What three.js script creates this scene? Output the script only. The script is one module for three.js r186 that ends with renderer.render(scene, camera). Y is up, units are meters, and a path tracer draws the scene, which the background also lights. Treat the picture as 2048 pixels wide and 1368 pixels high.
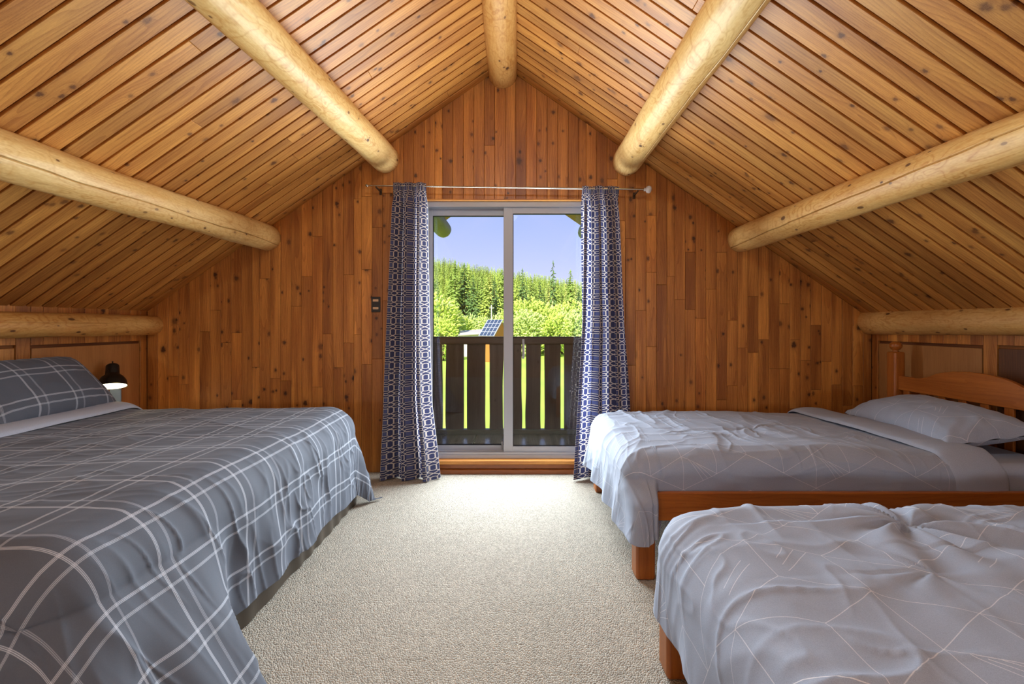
import * as THREE from 'three';
import { RectAreaLightUniformsLib } from 'three/addons/lights/RectAreaLightUniformsLib.js';
import { RoundedBoxGeometry } from 'three/addons/geometries/RoundedBoxGeometry.js';
import { mergeGeometries } from 'three/addons/utils/BufferGeometryUtils.js';
RectAreaLightUniformsLib.init();

// ------------------------------------------------------------------ camera, sky, sun, daylight, exposure
const scene = new THREE.Scene();
const F = 850, VX = 1035, VY = 650, EYE = 1.175;          // focal length and vanishing point in the 2048 x 1368 frame; eye height above the carpet
const camera = new THREE.PerspectiveCamera(2 * Math.atan(684 / F) * 180 / Math.PI, 2048 / 1368, 0.05, 2000);
camera.position.set(0, EYE, 0);
camera.lookAt(0, EYE, -5);
camera.setViewOffset(2048, 1368, 1024 - VX, 684 - VY, 2048, 1368);
const renderer = new THREE.WebGLRenderer({ antialias: true });
renderer.toneMapping = THREE.LinearToneMapping;
renderer.toneMappingExposure = 1.14;
renderer.shadowMap.enabled = true;
{ // clear summer sky: pale violet haze at the horizon, deeper blue overhead
  const W = 256, H = 256, data = new Float32Array(W * H * 4);
  for (let j = 0; j < H; j++) {
    const el = Math.max(0, ((j + 0.5) / H - 0.5) * 180);
    const k = 1 - Math.exp(-el / 13), c = [0.86 + (0.17 - 0.86) * k, 0.86 + (0.34 - 0.86) * k, 1.0 + (0.86 - 1.0) * k];
    for (let i = 0; i < W; i++) data.set([c[0], c[1], c[2], 1], (j * W + i) * 4);
  }
  const t = new THREE.DataTexture(data, W, H, THREE.RGBAFormat, THREE.FloatType);
  t.mapping = THREE.EquirectangularReflectionMapping; t.magFilter = THREE.LinearFilter; t.needsUpdate = true;
  scene.background = t; scene.environment = t;
}
const sun = new THREE.DirectionalLight(new THREE.Color(1, 0.95, 0.84), 8.5);
sun.position.set(-45, 80, 38); sun.target.position.set(0, 0, -40);
sun.castShadow = true; Object.assign(sun.shadow.camera, { left: -120, right: 120, top: 120, bottom: -120, near: 1, far: 400 }); sun.shadow.mapSize.set(4096, 4096);
scene.add(sun, sun.target);
// daylight coming in through the sliding door (sky, sunlit meadow and deck), as large as its glass
const doorLight = new THREE.RectAreaLight(new THREE.Color(0.86, 0.95, 1.0), 13, 1.3, 1.86);
doorLight.position.set(-0.075, 1.16, -3.40); doorLight.lookAt(-0.075, 1.16, 0);
scene.add(doorLight);

// ------------------------------------------------------------------ helpers
const rng = (s) => () => { s = (s + 0x6d2b79f5) | 0; let t = Math.imul(s ^ (s >>> 15), 1 | s); t = (t + Math.imul(t ^ (t >>> 7), 61 | t)) ^ t; return ((t ^ (t >>> 14)) >>> 0) / 4294967296; };
const hash = (x, y, s) => { let h = Math.imul(x, 374761393) + Math.imul(y, 668265263) + Math.imul(s, 1274126177); h = Math.imul(h ^ (h >>> 13), 1274126177); return ((h ^ (h >>> 16)) >>> 0) / 4294967296; };
const mod = (a, n) => ((a % n) + n) % n;
function pn(x, y, px, py, s = 0) { // value noise that repeats after px, py cells
  const ix = Math.floor(x), iy = Math.floor(y), fx = x - ix, fy = y - iy, u = fx * fx * (3 - 2 * fx), v = fy * fy * (3 - 2 * fy);
  const x0 = mod(ix, px), x1 = mod(ix + 1, px), y0 = mod(iy, py), y1 = mod(iy + 1, py);
  const a = hash(x0, y0, s), b = hash(x1, y0, s), c = hash(x0, y1, s), d = hash(x1, y1, s);
  return a + (b - a) * u + (c - a) * v + (a - b - c + d) * u * v;
}
const noise = (x, y, s = 0) => pn(x, y, 1 << 20, 1 << 20, s) * 2 - 1;
const fbm = (x, y, s = 0, n = 3) => { let r = 0, a = 0.5; for (let i = 0; i < n; i++) { r += a * noise(x, y, s + i * 17); x *= 2.03; y *= 2.03; a *= 0.5; } return r; };
const clamp = THREE.MathUtils.clamp, lerp = THREE.MathUtils.lerp, sst = THREE.MathUtils.smoothstep;
const taken = new Map();
function numbered(name) { const n = taken.get(name) ?? 0; taken.set(name, n + 1); return n ? name + '_' + String(n).padStart(3, '0') : name; }
function shade(o) { o.traverse((m) => { if (m.isMesh) { m.castShadow = true; m.receiveShadow = true; } }); return o; }
function tag(o, label, category, group, kind) { o.userData.label = label; o.userData.category = category; if (group) o.userData.group = group; if (kind) o.userData.kind = kind; return o; }
function thing(name, label, category, pos = [0, 0, 0], turn = 0, group) {
  const o = new THREE.Group(); o.name = numbered(name); o.position.set(...pos); o.rotation.y = turn; tag(o, label, category, group); scene.add(o); return o;
}
function part(name, geo, mat, parent) { const m = new THREE.Mesh(geo, mat); m.name = parent ? name : numbered(name); m.castShadow = m.receiveShadow = true; (parent ?? scene).add(m); return m; }
function structure(name, geo, mat, label, category) { const m = part(name, geo, mat); m.userData.kind = 'structure'; if (label) { m.userData.label = label; m.userData.category = category; } return m; }
function structureGroup(name, label, category) { const o = new THREE.Group(); o.name = name; o.userData = { kind: 'structure', label, category }; scene.add(o); return o; }
function geom(pos, uv, idx) {
  const g = new THREE.BufferGeometry(); g.setAttribute('position', new THREE.Float32BufferAttribute(pos, 3)); if (uv) g.setAttribute('uv', new THREE.Float32BufferAttribute(uv, 2)); g.setIndex(idx); g.computeVertexNormals(); return g;
}
function flat(pos, uv) { const g = new THREE.BufferGeometry(); g.setAttribute('position', new THREE.Float32BufferAttribute(pos, 3)); g.setAttribute('uv', new THREE.Float32BufferAttribute(uv, 2)); g.computeVertexNormals(); return g; }
function box(w, h, d, x = 0, y = 0, z = 0, r = 0.004) { const g = new RoundedBoxGeometry(w, h, d, 2, Math.min(r, w / 2.1, h / 2.1, d / 2.1)); metreUV(g, w, h, d); g.translate(x, y, z); return g; }
function metreUV(g) { // box projection in metres, grain along the longest side of the box
  g.computeBoundingBox(); const s = g.boundingBox.getSize(new THREE.Vector3()), long = s.x >= s.y && s.x >= s.z ? 0 : s.y >= s.z ? 1 : 2;
  const p = g.attributes.position, n = g.attributes.normal, uv = new Float32Array(p.count * 2);
  for (let i = 0; i < p.count; i++) {
    const v = [p.getX(i), p.getY(i), p.getZ(i)], a = [Math.abs(n.getX(i)), Math.abs(n.getY(i)), Math.abs(n.getZ(i))], f = a[0] > a[1] && a[0] > a[2] ? 0 : a[1] > a[2] ? 1 : 2;
    const others = [0, 1, 2].filter((k) => k !== f), al = others.includes(long) ? long : others[0], ac = others.find((k) => k !== al);
    uv[i * 2] = v[al] + (f === 0 ? 0.31 : 0.1); uv[i * 2 + 1] = v[ac] + f * 0.23;
  }
  g.setAttribute('uv', new THREE.BufferAttribute(uv, 2)); return g;
}
function shiftUV(g, du, dv) { const a = g.attributes.uv; for (let i = 0; i < a.count; i++) a.setXY(i, a.getX(i) + du, a.getY(i) + dv); return g; }
// a pixel of the photograph as a direction; the distance comes from the plane the thing lies on
const ray = (px, py) => [(px - VX) / F, (VY - py) / F];

// ------------------------------------------------------------------ textures
function dataTex(W, H, rgba, srgb, mw, mh) {
  const t = new THREE.DataTexture(rgba, W, H); t.magFilter = THREE.LinearFilter; t.wrapS = t.wrapT = THREE.RepeatWrapping; if (srgb) t.colorSpace = THREE.SRGBColorSpace; t.repeat.set(1 / mw, 1 / mh); t.needsUpdate = true; return t;
}
function woodTexture(seed, light, dark, knotC, { W = 2048, H = 1024, mw = 2, mh = 1, knots = 44, rings = 70, streak = 0.5, contrast = 1 } = {}) {
  const R = rng(seed), off = new Float32Array(W * H), core = new Float32Array(W * H), ringK = new Float32Array(W * H);
  for (let k = 0; k < knots; k++) {
    const cx = R() * W, cy = R() * H, r = (0.006 + 0.014 * R() * R()) * W / mw, asp = 1 + R() * 0.7, ex = r * 6, ey = r * 3.2, ph = R() * 9;
    for (let y = -Math.ceil(ey); y <= ey; y++) for (let x = -Math.ceil(ex); x <= ex; x++) {
      const i = mod(Math.round(cy + y), H) * W + mod(Math.round(cx + x), W);
      const q = Math.hypot(x / asp, y) / r, w = Math.exp(-((x / (r * 2.6)) ** 2) - ((y / (r * 1.35)) ** 2));
      off[i] += w * 2.6 * Math.sign(y + 0.01) * Math.min(1, Math.abs(y) / r);
      const wob = q + 0.16 * Math.sin(3 * Math.atan2(y, x) + ph) + 0.1 * Math.sin(7 * Math.atan2(y, x) + ph * 2);
      core[i] = Math.max(core[i], clamp((1.25 - wob) / 0.5, 0, 1) * (0.55 + 0.45 * R.k0 || 0.55 + 0.45 * ((k * 37 % 10) / 10)), 0.45 * Math.exp(-Math.max(0, q - 1) * 1.6) * (q < 3 ? 1 : 0));
      ringK[i] = Math.max(ringK[i], wob < 1.2 ? 0.5 + 0.5 * Math.cos(wob * 13) : 0);
    }
  }
  const out = new Uint8Array(W * H * 4), bump = new Uint8Array(W * H * 4);
  for (let y = 0; y < H; y++) for (let x = 0; x < W; x++) {
    const u = x / W, v = y / H, i = y * W + x;
    const warp = pn(u * 3, v * 14, 3, 14, seed) * 3.2 + pn(u * 8, v * 34, 8, 34, seed + 1) * 0.8;
    const q = v * rings * mh + warp * 2.0 + off[i], f = q - Math.floor(q), ring = f * f * f;
    const low = pn(u * 4, v * 26, 4, 26, seed + 2), mid = pn(u * 10, v * 120, 10, 120, seed + 3), fine = pn(u * 60, v * 512, 60, 512, seed + 4), spk = pn(u * 512, v * 512, 512, 512, seed + 5);
    let t = 0.30 * ring + streak * (low - 0.35) + 0.28 * (mid - 0.5) + 0.20 * (fine - 0.5) + 0.10 * (spk - 0.5) + 0.15;
    t = clamp(0.4 + (t - 0.3) * contrast, 0, 1);
    const k = core[i] * (0.75 + 0.25 * ringK[i]);
    for (let c = 0; c < 3; c++) out[i * 4 + c] = lerp(lerp(light[c], dark[c], t), knotC[c], k);
    out[i * 4 + 3] = 255;
    const b = 190 - 70 * t - 60 * k; bump[i * 4] = bump[i * 4 + 1] = bump[i * 4 + 2] = b; bump[i * 4 + 3] = 255;
  }
  return { map: dataTex(W, H, out, true, mw, mh), bump: dataTex(W, H, bump, false, mw, mh) };
}
function logTexture(seed) {
  const W = 2048, H = 512, mw = 2.6, mh = 0.66, R = rng(seed), core = new Float32Array(W * H);
  for (let k = 0; k < 46; k++) {
    const cx = R() * W, cy = R() * H, r = (0.004 + 0.010 * R() * R()) * W / mw, hard = 0.5 + 0.5 * R();
    for (let y = -Math.ceil(r * 4); y <= r * 4; y++) for (let x = -Math.ceil(r * 4); x <= r * 4; x++) {
      const i = mod(Math.round(cy + y), H) * W + mod(Math.round(cx + x), W), q = Math.hypot(x / 1.5, y) / r;
      core[i] = Math.max(core[i], hard * clamp((1.2 - q) / 0.4, 0, 1), 0.3 * Math.exp(-q));
    }
  }
  const out = new Uint8Array(W * H * 4), a = [236, 202, 136], b = [186, 130, 62], kn = [92, 58, 32];
  for (let y = 0; y < H; y++) for (let x = 0; x < W; x++) {
    const u = x / W, v = y / H, i = y * W + x;
    const wx = pn(u * 9, v * 5, 9, 5, seed + 3), wy = pn(u * 7, v * 6, 7, 6, seed + 4);
    const n1 = pn(u * 40 + wx * 4, v * 22 + wy * 5, 40, 22, seed), n2 = pn(u * 60, v * 34 + wy * 5, 60, 34, seed + 1), big = pn(u * 6, v * 4, 6, 4, seed + 2);
    const fig = 1 - Math.abs(2 * ((n1 * 2.2 + n2 * 0.8) % 1) - 1), fine = pn(u * 300, v * 120, 300, 120, seed + 5), thin = pn(u * 40, v * 256, 40, 256, seed + 6);
    const t = clamp(0.4 * fig * fig * fig * (0.3 + 1.0 * wx) + 0.6 * (big - 0.38) + 0.22 * (fine - 0.5) + 0.25 * (thin - 0.5) + 0.22, 0, 1);
    for (let c = 0; c < 3; c++) out[i * 4 + c] = lerp(lerp(a[c], b[c], t), kn[c], core[i]);
    out[i * 4 + 3] = 255;
  }
  return dataTex(W, H, out, true, mw, mh);
}
function carpetTexture() {
  const S = 1024, m = 0.9, out = new Uint8Array(S * S * 4), bump = new Uint8Array(S * S * 4), N = 130;
  for (let y = 0; y < S; y++) for (let x = 0; x < S; x++) {
    const gx = x / S * N, gy = y / S * N, ix = Math.floor(gx), iy = Math.floor(gy); let best = 9, id = 0, sec = 9;
    for (let dy = -1; dy <= 1; dy++) for (let dx = -1; dx <= 1; dx++) {
      const cx = mod(ix + dx, N), cy = mod(iy + dy, N), px = ix + dx + 0.5 + (hash(cx, cy, 1) - 0.5) * 0.9, py = iy + dy + 0.5 + (hash(cx, cy, 2) - 0.5) * 0.9;
      const d = Math.hypot((gx - px) * 0.85, (gy - py) * 1.15); if (d < best) { sec = best; best = d; id = hash(cx, cy, 3); } else if (d < sec) sec = d;
    }
    const h = clamp(1 - best * best * 1.25, 0, 1), edge = clamp((sec - best) * 4, 0, 1), i = (y * S + x) * 4, low = pn(x / S * 8, y / S * 8, 8, 8, 4), fl = pn(x / S * 512, y / S * 512, 512, 512, 6);
    const tone = 0.80 + 0.11 * (id - 0.5) + 0.03 * (low - 0.5) + 0.16 * (fl - 0.5) + (edge < 0.35 && id < 0.4 ? -0.12 : 0);
    out[i] = 228 * tone; out[i + 1] = 221 * tone; out[i + 2] = 206 * tone; out[i + 3] = 255;
    bump[i] = bump[i + 1] = bump[i + 2] = 255 * h * (0.4 + 0.6 * edge); bump[i + 3] = 255;
  }
  return { map: dataTex(S, S, out, true, m, m), bump: dataTex(S, S, bump, false, m, m) };
}
function canvasTex(W, H, mw, mh, draw, smooth = true) {
  const c = document.createElement('canvas'); c.width = W; c.height = H; const g = c.getContext('2d'); draw(g, W, H);
  const t = new THREE.CanvasTexture(c); t.colorSpace = THREE.SRGBColorSpace; t.wrapS = t.wrapT = THREE.RepeatWrapping; t.repeat.set(1 / mw, 1 / mh); t.magFilter = THREE.LinearFilter; return t;
}
function speckle(g, W, H, amount, seed) { // cotton weave: fine light and dark threads
  const im = g.getImageData(0, 0, W, H), R = rng(seed);
  for (let i = 0; i < im.data.length; i += 4) { const k = 1 + (R() - 0.5) * amount; for (let c = 0; c < 3; c++) im.data[i + c] = clamp(im.data[i + c] * k, 0, 255); }
  g.putImageData(im, 0, 0);
}
const plaidTex = canvasTex(1024, 1024, 0.395, 0.395, (g, W, H) => {
  g.fillStyle = 'rgb(88,95,109)'; g.fillRect(0, 0, W, H);
  const u = W / 0.41, band = (at, vertical, alpha) => {
    for (const [k, a] of [[-1, 0.8], [0, 1], [1, 0.8]]) {
      g.fillStyle = `rgba(206,213,226,${alpha * a})`; const p = at * u + k * 0.0036 * u, w = 0.0019 * u;
      if (vertical) g.fillRect(p - w / 2, 0, w, H); else g.fillRect(0, p - w / 2, W, w);
    }
    g.fillStyle = `rgba(190,198,212,${alpha * 0.24})`; const w = 0.0105 * u; if (vertical) g.fillRect(at * u - w / 2, 0, w, H); else g.fillRect(0, at * u - w / 2, W, w);
  };
  for (const o of [0, 0.205]) { band(o + 0.06, true, 0.85); band(o + 0.105, true, 0.7); band(o + 0.06, false, 0.85); band(o + 0.105, false, 0.5); }
  speckle(g, W, H, 0.16, 5);
});
const lineTex = canvasTex(1024, 1024, 0.62, 0.62, (g, W, H) => { // pale grey cotton with thin white hand-drawn geometry
  g.fillStyle = 'rgb(152,163,184)'; g.fillRect(0, 0, W, H);
  g.strokeStyle = 'rgba(226,228,234,0.7)'; g.lineWidth = 2.5; g.lineCap = 'round';
  const S = W, L = (x0, y0, x1, y1) => { for (const ox of [-S, 0, S]) for (const oy of [-S, 0, S]) { g.beginPath(); g.moveTo(x0 * S + ox, y0 * S + oy); g.quadraticCurveTo((x0 + x1) / 2 * S + ox + 4, (y0 + y1) / 2 * S + oy - 3, x1 * S + ox, y1 * S + oy); g.stroke(); } };
  L(0, 0.12, 0.25, 0); L(0.25, 0, 0.5, 0.12); L(0.5, 0.12, 0.5, 0.38); L(0.5, 0.38, 0.25, 0.5); L(0.25, 0.5, 0, 0.38); L(0, 0.38, 0, 0.12);
  L(0, 0.12, 0.5, 0.38); L(0.25, 0.0, 0.25, 0.5); L(0.25, 0.25, 0.5, 0.12); L(0.30, 0.22, 0.40, 0.07); L(0.33, 0.2, 0.43, 0.09); L(0.36, 0.19, 0.46, 0.1);
  L(0.5, 0.12, 0.75, 0.25); L(0.75, 0.25, 1, 0.12); L(0.75, 0.25, 0.75, 0.5); L(0.5, 0.38, 0.75, 0.5); L(0.75, 0.5, 1, 0.38); L(0.5, 0.38, 1, 0.12);
  L(0.25, 0.5, 0.25, 0.75); L(0.25, 0.75, 0, 0.88); L(0.25, 0.75, 0.5, 0.88); L(0.75, 0.5, 0.5, 0.63); L(0.75, 0.5, 1, 0.63); L(0.5, 0.63, 0.5, 0.88); L(0, 0.63, 0.25, 0.5); L(1, 0.63, 1, 0.88);
  L(0.5, 0.88, 0.75, 1); L(0.75, 1, 1, 0.88); L(0.5, 0.63, 1, 0.88); L(0.25, 0.75, 0.5, 0.63); L(0.06, 0.66, 0.2, 0.77); L(0.06, 0.7, 0.16, 0.79); L(0.06, 0.74, 0.12, 0.8); L(0.75, 0.75, 0.75, 1); L(0, 0.88, 0.25, 1); L(0.25, 1, 0.5, 0.88);
  L(0.80, 0.62, 0.94, 0.72); L(0.80, 0.66, 0.92, 0.75);
  speckle(g, W, H, 0.12, 8);
});
const plainGreyTex = canvasTex(512, 512, 0.4, 0.4, (g, W, H) => { g.fillStyle = 'rgb(158,168,188)'; g.fillRect(0, 0, W, H); speckle(g, W, H, 0.12, 9); });
const curtainTex = canvasTex(512, 512, 0.17, 0.17, (g, W, H) => { // navy cotton printed with an off-white lattice of squares, ovals and long links, two repeats a side
  g.fillStyle = 'rgb(46,52,92)'; g.fillRect(0, 0, W, H);
  const s = W / 2, rr = (x, y, w, h, r) => { g.beginPath(); g.roundRect(x - w / 2, y - h / 2, w, h, r); g.stroke(); };
  g.strokeStyle = 'rgb(206,196,188)'; g.lineWidth = s * 0.048; g.lineJoin = 'round';
  for (let i = 0; i < 2; i++) for (let j = 0; j < 2; j++) {
    const cx = (i + 0.5) * s, cy = (j + 0.5) * s;
    rr(cx, cy, s * 0.40, s * 0.42, s * 0.05);
    g.fillStyle = 'rgba(84,92,140,0.8)'; g.fillRect(cx - s * 0.13, cy - s * 0.14, s * 0.26, s * 0.28);
    for (const oy of [0, s]) rr(cx, j * s + oy, s * 0.40, s * 0.2, s * 0.1);
    for (const ox of [0, s]) rr(i * s + ox, cy, s * 0.2, s * 0.46, s * 0.1);
    for (const [dx, dy] of [[-1, -1], [1, -1], [-1, 1], [1, 1]]) { g.beginPath(); g.moveTo(cx + dx * s * 0.2, cy + dy * s * 0.21); g.lineTo(cx + dx * s * 0.33, cy + dy * s * 0.34); g.lineTo(cx + dx * s * 0.5, cy + dy * s * 0.5); g.stroke();
      g.beginPath(); g.moveTo(cx + dx * s * 0.2, cy + dy * s * 0.42); g.lineTo(cx + dx * s * 0.4, cy + dy * s * 0.22); g.stroke(); }
  }
  speckle(g, W, H, 0.3, 12);
});
const boardWood = woodTexture(11, [216, 158, 80], [144, 86, 36], [82, 47, 24], { knots: 54 });
const wallWood = woodTexture(47, [220, 154, 76], [142, 84, 35], [56, 30, 16], { knots: 52, streak: 0.75 });
const plyWood = woodTexture(83, [186, 128, 70], [150, 96, 48], [120, 72, 36], { W: 1024, H: 512, knots: 0, rings: 26, streak: 0.5, contrast: 0.7 });
const pineWood = woodTexture(97, [182, 108, 42], [130, 68, 20], [60, 26, 12], { W: 1024, H: 512, knots: 7, rings: 46, contrast: 0.85 });
const wear = { W: 1024, H: 512, knots: 3, rings: 30, streak: 0.9, contrast: 0.8 };
const deckWear = woodTexture(131, [150, 152, 136], [112, 114, 98], [88, 88, 76], wear), railWear = woodTexture(137, [112, 98, 84], [80, 68, 58], [58, 48, 42], wear), greenWear = woodTexture(139, [112, 114, 92], [84, 86, 68], [60, 60, 50], wear);
const logTexA = logTexture(201), logTexB = logTexture(307);
const carpetTex = carpetTexture();

// ------------------------------------------------------------------ materials
const S = (o) => new THREE.MeshStandardMaterial(o), C = (r, g, b) => new THREE.Color().setRGB(r, g, b);
const tone = (w, r, g, b, rough, bs = 0.0006) => S({ map: w.map, bumpMap: w.bump, bumpScale: bs, color: C(r, g, b), roughness: rough });
const ceilMats = [[1.05, 1.0, 0.95], [0.92, 0.86, 0.8], [1.12, 1.08, 1.02], [0.80, 0.74, 0.68], [1.0, 0.94, 0.86], [0.93, 0.93, 0.92]].map((c) => tone(boardWood, ...c, 0.48));
const wallMats = [[1.0, 0.96, 0.9], [0.86, 0.8, 0.72], [1.14, 1.12, 1.02], [0.72, 0.64, 0.56], [0.94, 0.89, 0.82], [1.04, 0.95, 0.82], [0.8, 0.72, 0.64]].map((c) => tone(wallWood, ...c, 0.42));
const M = {
  groove: tone(boardWood, 0.42, 0.26, 0.2, 0.6), backing: tone(wallWood, 0.35, 0.28, 0.22, 0.8), plainWood: tone(boardWood, 0.95, 0.88, 0.8, 0.5),
  ply: tone(plyWood, 1, 1, 1, 0.45, 0.0002), plyPale: tone(plyWood, 0.95, 1.04, 1.12, 0.5, 0.0002), darkPanel: tone(wallWood, 0.24, 0.2, 0.17, 0.5),
  pine: tone(pineWood, 1, 1, 1, 0.32, 0.0003), sill: tone(pineWood, 0.8, 0.72, 0.66, 0.3), trimPale: tone(boardWood, 1.2, 1.15, 1.05, 0.45),
  logA: S({ map: logTexA, roughness: 0.5 }), logB: S({ map: logTexB, roughness: 0.5, color: C(0.97, 0.92, 0.84) }), logWarm: S({ map: logTexB, roughness: 0.55, color: C(0.92, 0.78, 0.6) }),
  crackedDark: S({ color: 0x3a2412, roughness: 0.9 }),
  carpet: S({ map: carpetTex.map, bumpMap: carpetTex.bump, bumpScale: 0.004, roughness: 1 }),
  vinyl: S({ color: 0xb0b5be, roughness: 0.38 }), vinylDark: S({ color: 0x6a6a6e, roughness: 0.5 }), seal: S({ color: 0x1d1d1f, roughness: 0.7 }),
  glass: new THREE.MeshPhysicalMaterial({ color: 0xffffff, transmission: 1, thickness: 0, roughness: 0, ior: 1.5 }),
  plaid: new THREE.MeshPhysicalMaterial({ map: plaidTex, roughness: 0.8, sheen: 0.7, sheenColor: C(0.62, 0.66, 0.74), sheenRoughness: 0.55 }), lines: new THREE.MeshPhysicalMaterial({ map: lineTex, roughness: 0.8, sheen: 0.3, sheenColor: C(0.6, 0.63, 0.7), sheenRoughness: 0.6 }), plainGrey: S({ map: plainGreyTex, roughness: 0.9 }), paleSheet: S({ map: plainGreyTex, color: C(1.35, 1.35, 1.33), roughness: 0.9 }),
  satin: new THREE.MeshPhysicalMaterial({ color: 0x3d342b, roughness: 0.36, sheen: 0.4, sheenColor: C(0.4, 0.36, 0.3) }), ticking: S({ color: 0xcfcac2, roughness: 0.9 }),
  curtain: new THREE.MeshPhysicalMaterial({ map: curtainTex, roughness: 1, transmission: 0.34, thickness: 0, side: THREE.DoubleSide }),
  steel: S({ color: 0xb8b4aa, roughness: 0.25, metalness: 1 }), bronze: S({ color: 0x4a3d30, roughness: 0.4, metalness: 0.8 }), crystal: new THREE.MeshPhysicalMaterial({ color: 0xf4f4f4, transmission: 0.5, thickness: 0.03, roughness: 0.15, ior: 1.5 }),
  black: S({ color: 0x0e0d0d, roughness: 0.35 }), switchPlate: S({ color: 0x12100f, roughness: 0.4 }), toggle: S({ color: 0xd9b48c, roughness: 0.4 }),
  blueMetal: S({ color: 0x4a5468, roughness: 0.4, metalness: 0.3 }), glow: S({ color: 0xfff2c8, emissive: C(1.0, 0.84, 0.46), emissiveIntensity: 6, roughness: 0.6 }),
  lampGlobe: S({ color: 0xffffff, emissive: C(0.8, 0.92, 1), emissiveIntensity: 2, roughness: 0.5 }),
  deckPaint: tone(deckWear, 1, 1, 1, 0.25), railPaint: tone(railWear, 1, 1, 1, 0.5), railGreen: tone(greenWear, 1, 1, 1, 0.45), logGreen: tone(greenWear, 1, 0.9, 0.95, 0.6),
  grass: S({ color: C(0.36, 0.52, 0.06), roughness: 1 }), bark: S({ color: 0x4a3a28, roughness: 1 }),
  roofMetal: S({ color: 0xa8a29c, roughness: 0.5 }), solar: S({ color: 0x39465c, roughness: 0.25 }), solarFrame: S({ color: 0x9a9ea6, roughness: 0.4 }), cabinWood: S({ color: 0xb4702e, roughness: 0.8 }), polePale: S({ color: 0xd9d2c6, roughness: 0.9 }),
};

// ------------------------------------------------------------------ room dimensions (metres; floor at y = 0)
const ZF = -3.386, ZB = 2.6, XL = -2.95, XR = 2.82, RX = -0.112, RY = 3.24, SL = 0.688;
const COS = 1 / Math.hypot(1, SL), SIN = SL * COS, roofY = (x) => RY - SL * Math.abs(x - RX);
const DX0 = -0.785, DX1 = 0.637, DY1 = 2.165;    // door opening

structure('floor', metreUV(new THREE.BoxGeometry(XR - XL + 0.3, 0.12, ZB - ZF + 0.3).translate((XL + XR) / 2, -0.06, (ZB + ZF) / 2)), M.carpet, 'beige loop pile carpet on the loft floor', 'carpet');

// bevelled plank lying on a plane: quad corners in (a, b), a along the grain; frame maps (a, b, height above plane) to space
function plankGeometry(q, t, bev, frame, du, dv) {
  const pos = [], uv = [], cx = (q[0][0] + q[1][0] + q[2][0] + q[3][0]) / 4, cy = (q[0][1] + q[1][1] + q[2][1] + q[3][1]) / 4;
  const ins = q.map(([a, b]) => [a + Math.sign(cx - a) * bev, b + Math.sign(cy - b) * bev]);
  const put = (...ps) => { for (const [a, b, h] of ps) { pos.push(...frame(a, b, h)); uv.push(a + du, b + dv); } };
  const quad = (A, B, Cc, D) => { put(A, B, Cc, A, Cc, D); };
  const T = ins.map((p) => [...p, t]), E = q.map((p) => [...p, t - bev]), G = q.map((p) => [...p, 0]);
  quad(T[0], T[1], T[2], T[3]);
  for (let i = 0; i < 4; i++) { const j = (i + 1) % 4; quad(T[i], E[i], E[j], T[j]); quad(E[i], G[i], G[j], E[j]); }
  return flat(pos, uv);
}

// ------------------------------------------------------------------ front gable wall with planks
function gableGeometry(z0, z1, hole) {
  const s = new THREE.Shape(); s.moveTo(XL - 0.15, -0.12); s.lineTo(XR + 0.15, -0.12); s.lineTo(XR + 0.15, roofY(XR + 0.15) + 0.03); s.lineTo(RX, RY + 0.03); s.lineTo(XL - 0.15, roofY(XL - 0.15) + 0.03); s.closePath();
  if (hole) { const h = new THREE.Path(); h.moveTo(DX0, 0.0); h.lineTo(DX0, DY1); h.lineTo(DX1, DY1); h.lineTo(DX1, 0.0); h.closePath(); s.holes.push(h); }
  const g = new THREE.ExtrudeGeometry(s, { depth: z1 - z0, bevelEnabled: false }); g.translate(0, 0, z0); return metreUV(g);
}
const wallFront = structure('wall_front', gableGeometry(ZF - 0.16, ZF - 0.014, true), M.backing, 'gable wall of narrow vertical cedar planks around the sliding door', 'wall');
{
  const R = rng(5), pitch = 0.0835, frame = (a, b, h) => [b, a, ZF - 0.016 + h];
  let x = XL;
  while (x < XR - 0.005) {
    const x1 = Math.min(x + pitch * (R() < 0.12 ? 0.72 : 1), XR), gap = 0.0009;
    const top0 = roofY(x) - 0.002, top1 = roofY(x1) - 0.002;
    // spans of this column: full height, or above the door only
    const mid = (x + x1) / 2, spans = [];
    if (x1 > DX0 + 0.01 && x < DX1 - 0.01) {
      spans.push([x, x1, DY1 + 0.012]);
      if (x < DX0 - 0.012) spans.push([x, DX0, 0]); if (x1 > DX1 + 0.012) spans.push([DX1, x1, 0]);
    } else spans.push([x, x1, 0]);
    for (const [a0, a1, y0] of spans) {
      const limit = (a0 === x && a1 === x1) ? null : DY1 + 0.012;
      let y = y0; const tMin = limit ?? Math.min(roofY(a0), roofY(a1)) - 0.002;
      while (true) {
        let y1 = y + 0.42 + R() * 1.15; const last = y1 > tMin - 0.22;
        const e0 = last ? (limit ?? roofY(a0) - 0.002) : y1, e1 = last ? (limit ?? roofY(a1) - 0.002) : y1;
        const proud = 0.0155 + R() * 0.0014;
        const g = plankGeometry([[y + 0.0006, a0 + gap], [y + 0.0006, a1 - gap], [e1 - 0.0006, a1 - gap], [e0 - 0.0006, a0 + gap]], proud, 0.0016, frame, R() * 2, R());
        part('plank', g, wallMats[Math.floor(R() * R() * 1.6 * wallMats.length) % wallMats.length], wallFront);
        if (last) break; y = y1;
      }
    }
    x = x1;
  }
}
structure('wall_back', gableGeometry(ZB, ZB + 0.15, false), M.plainWood, 'rear gable wall behind the viewer', 'wall');

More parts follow.
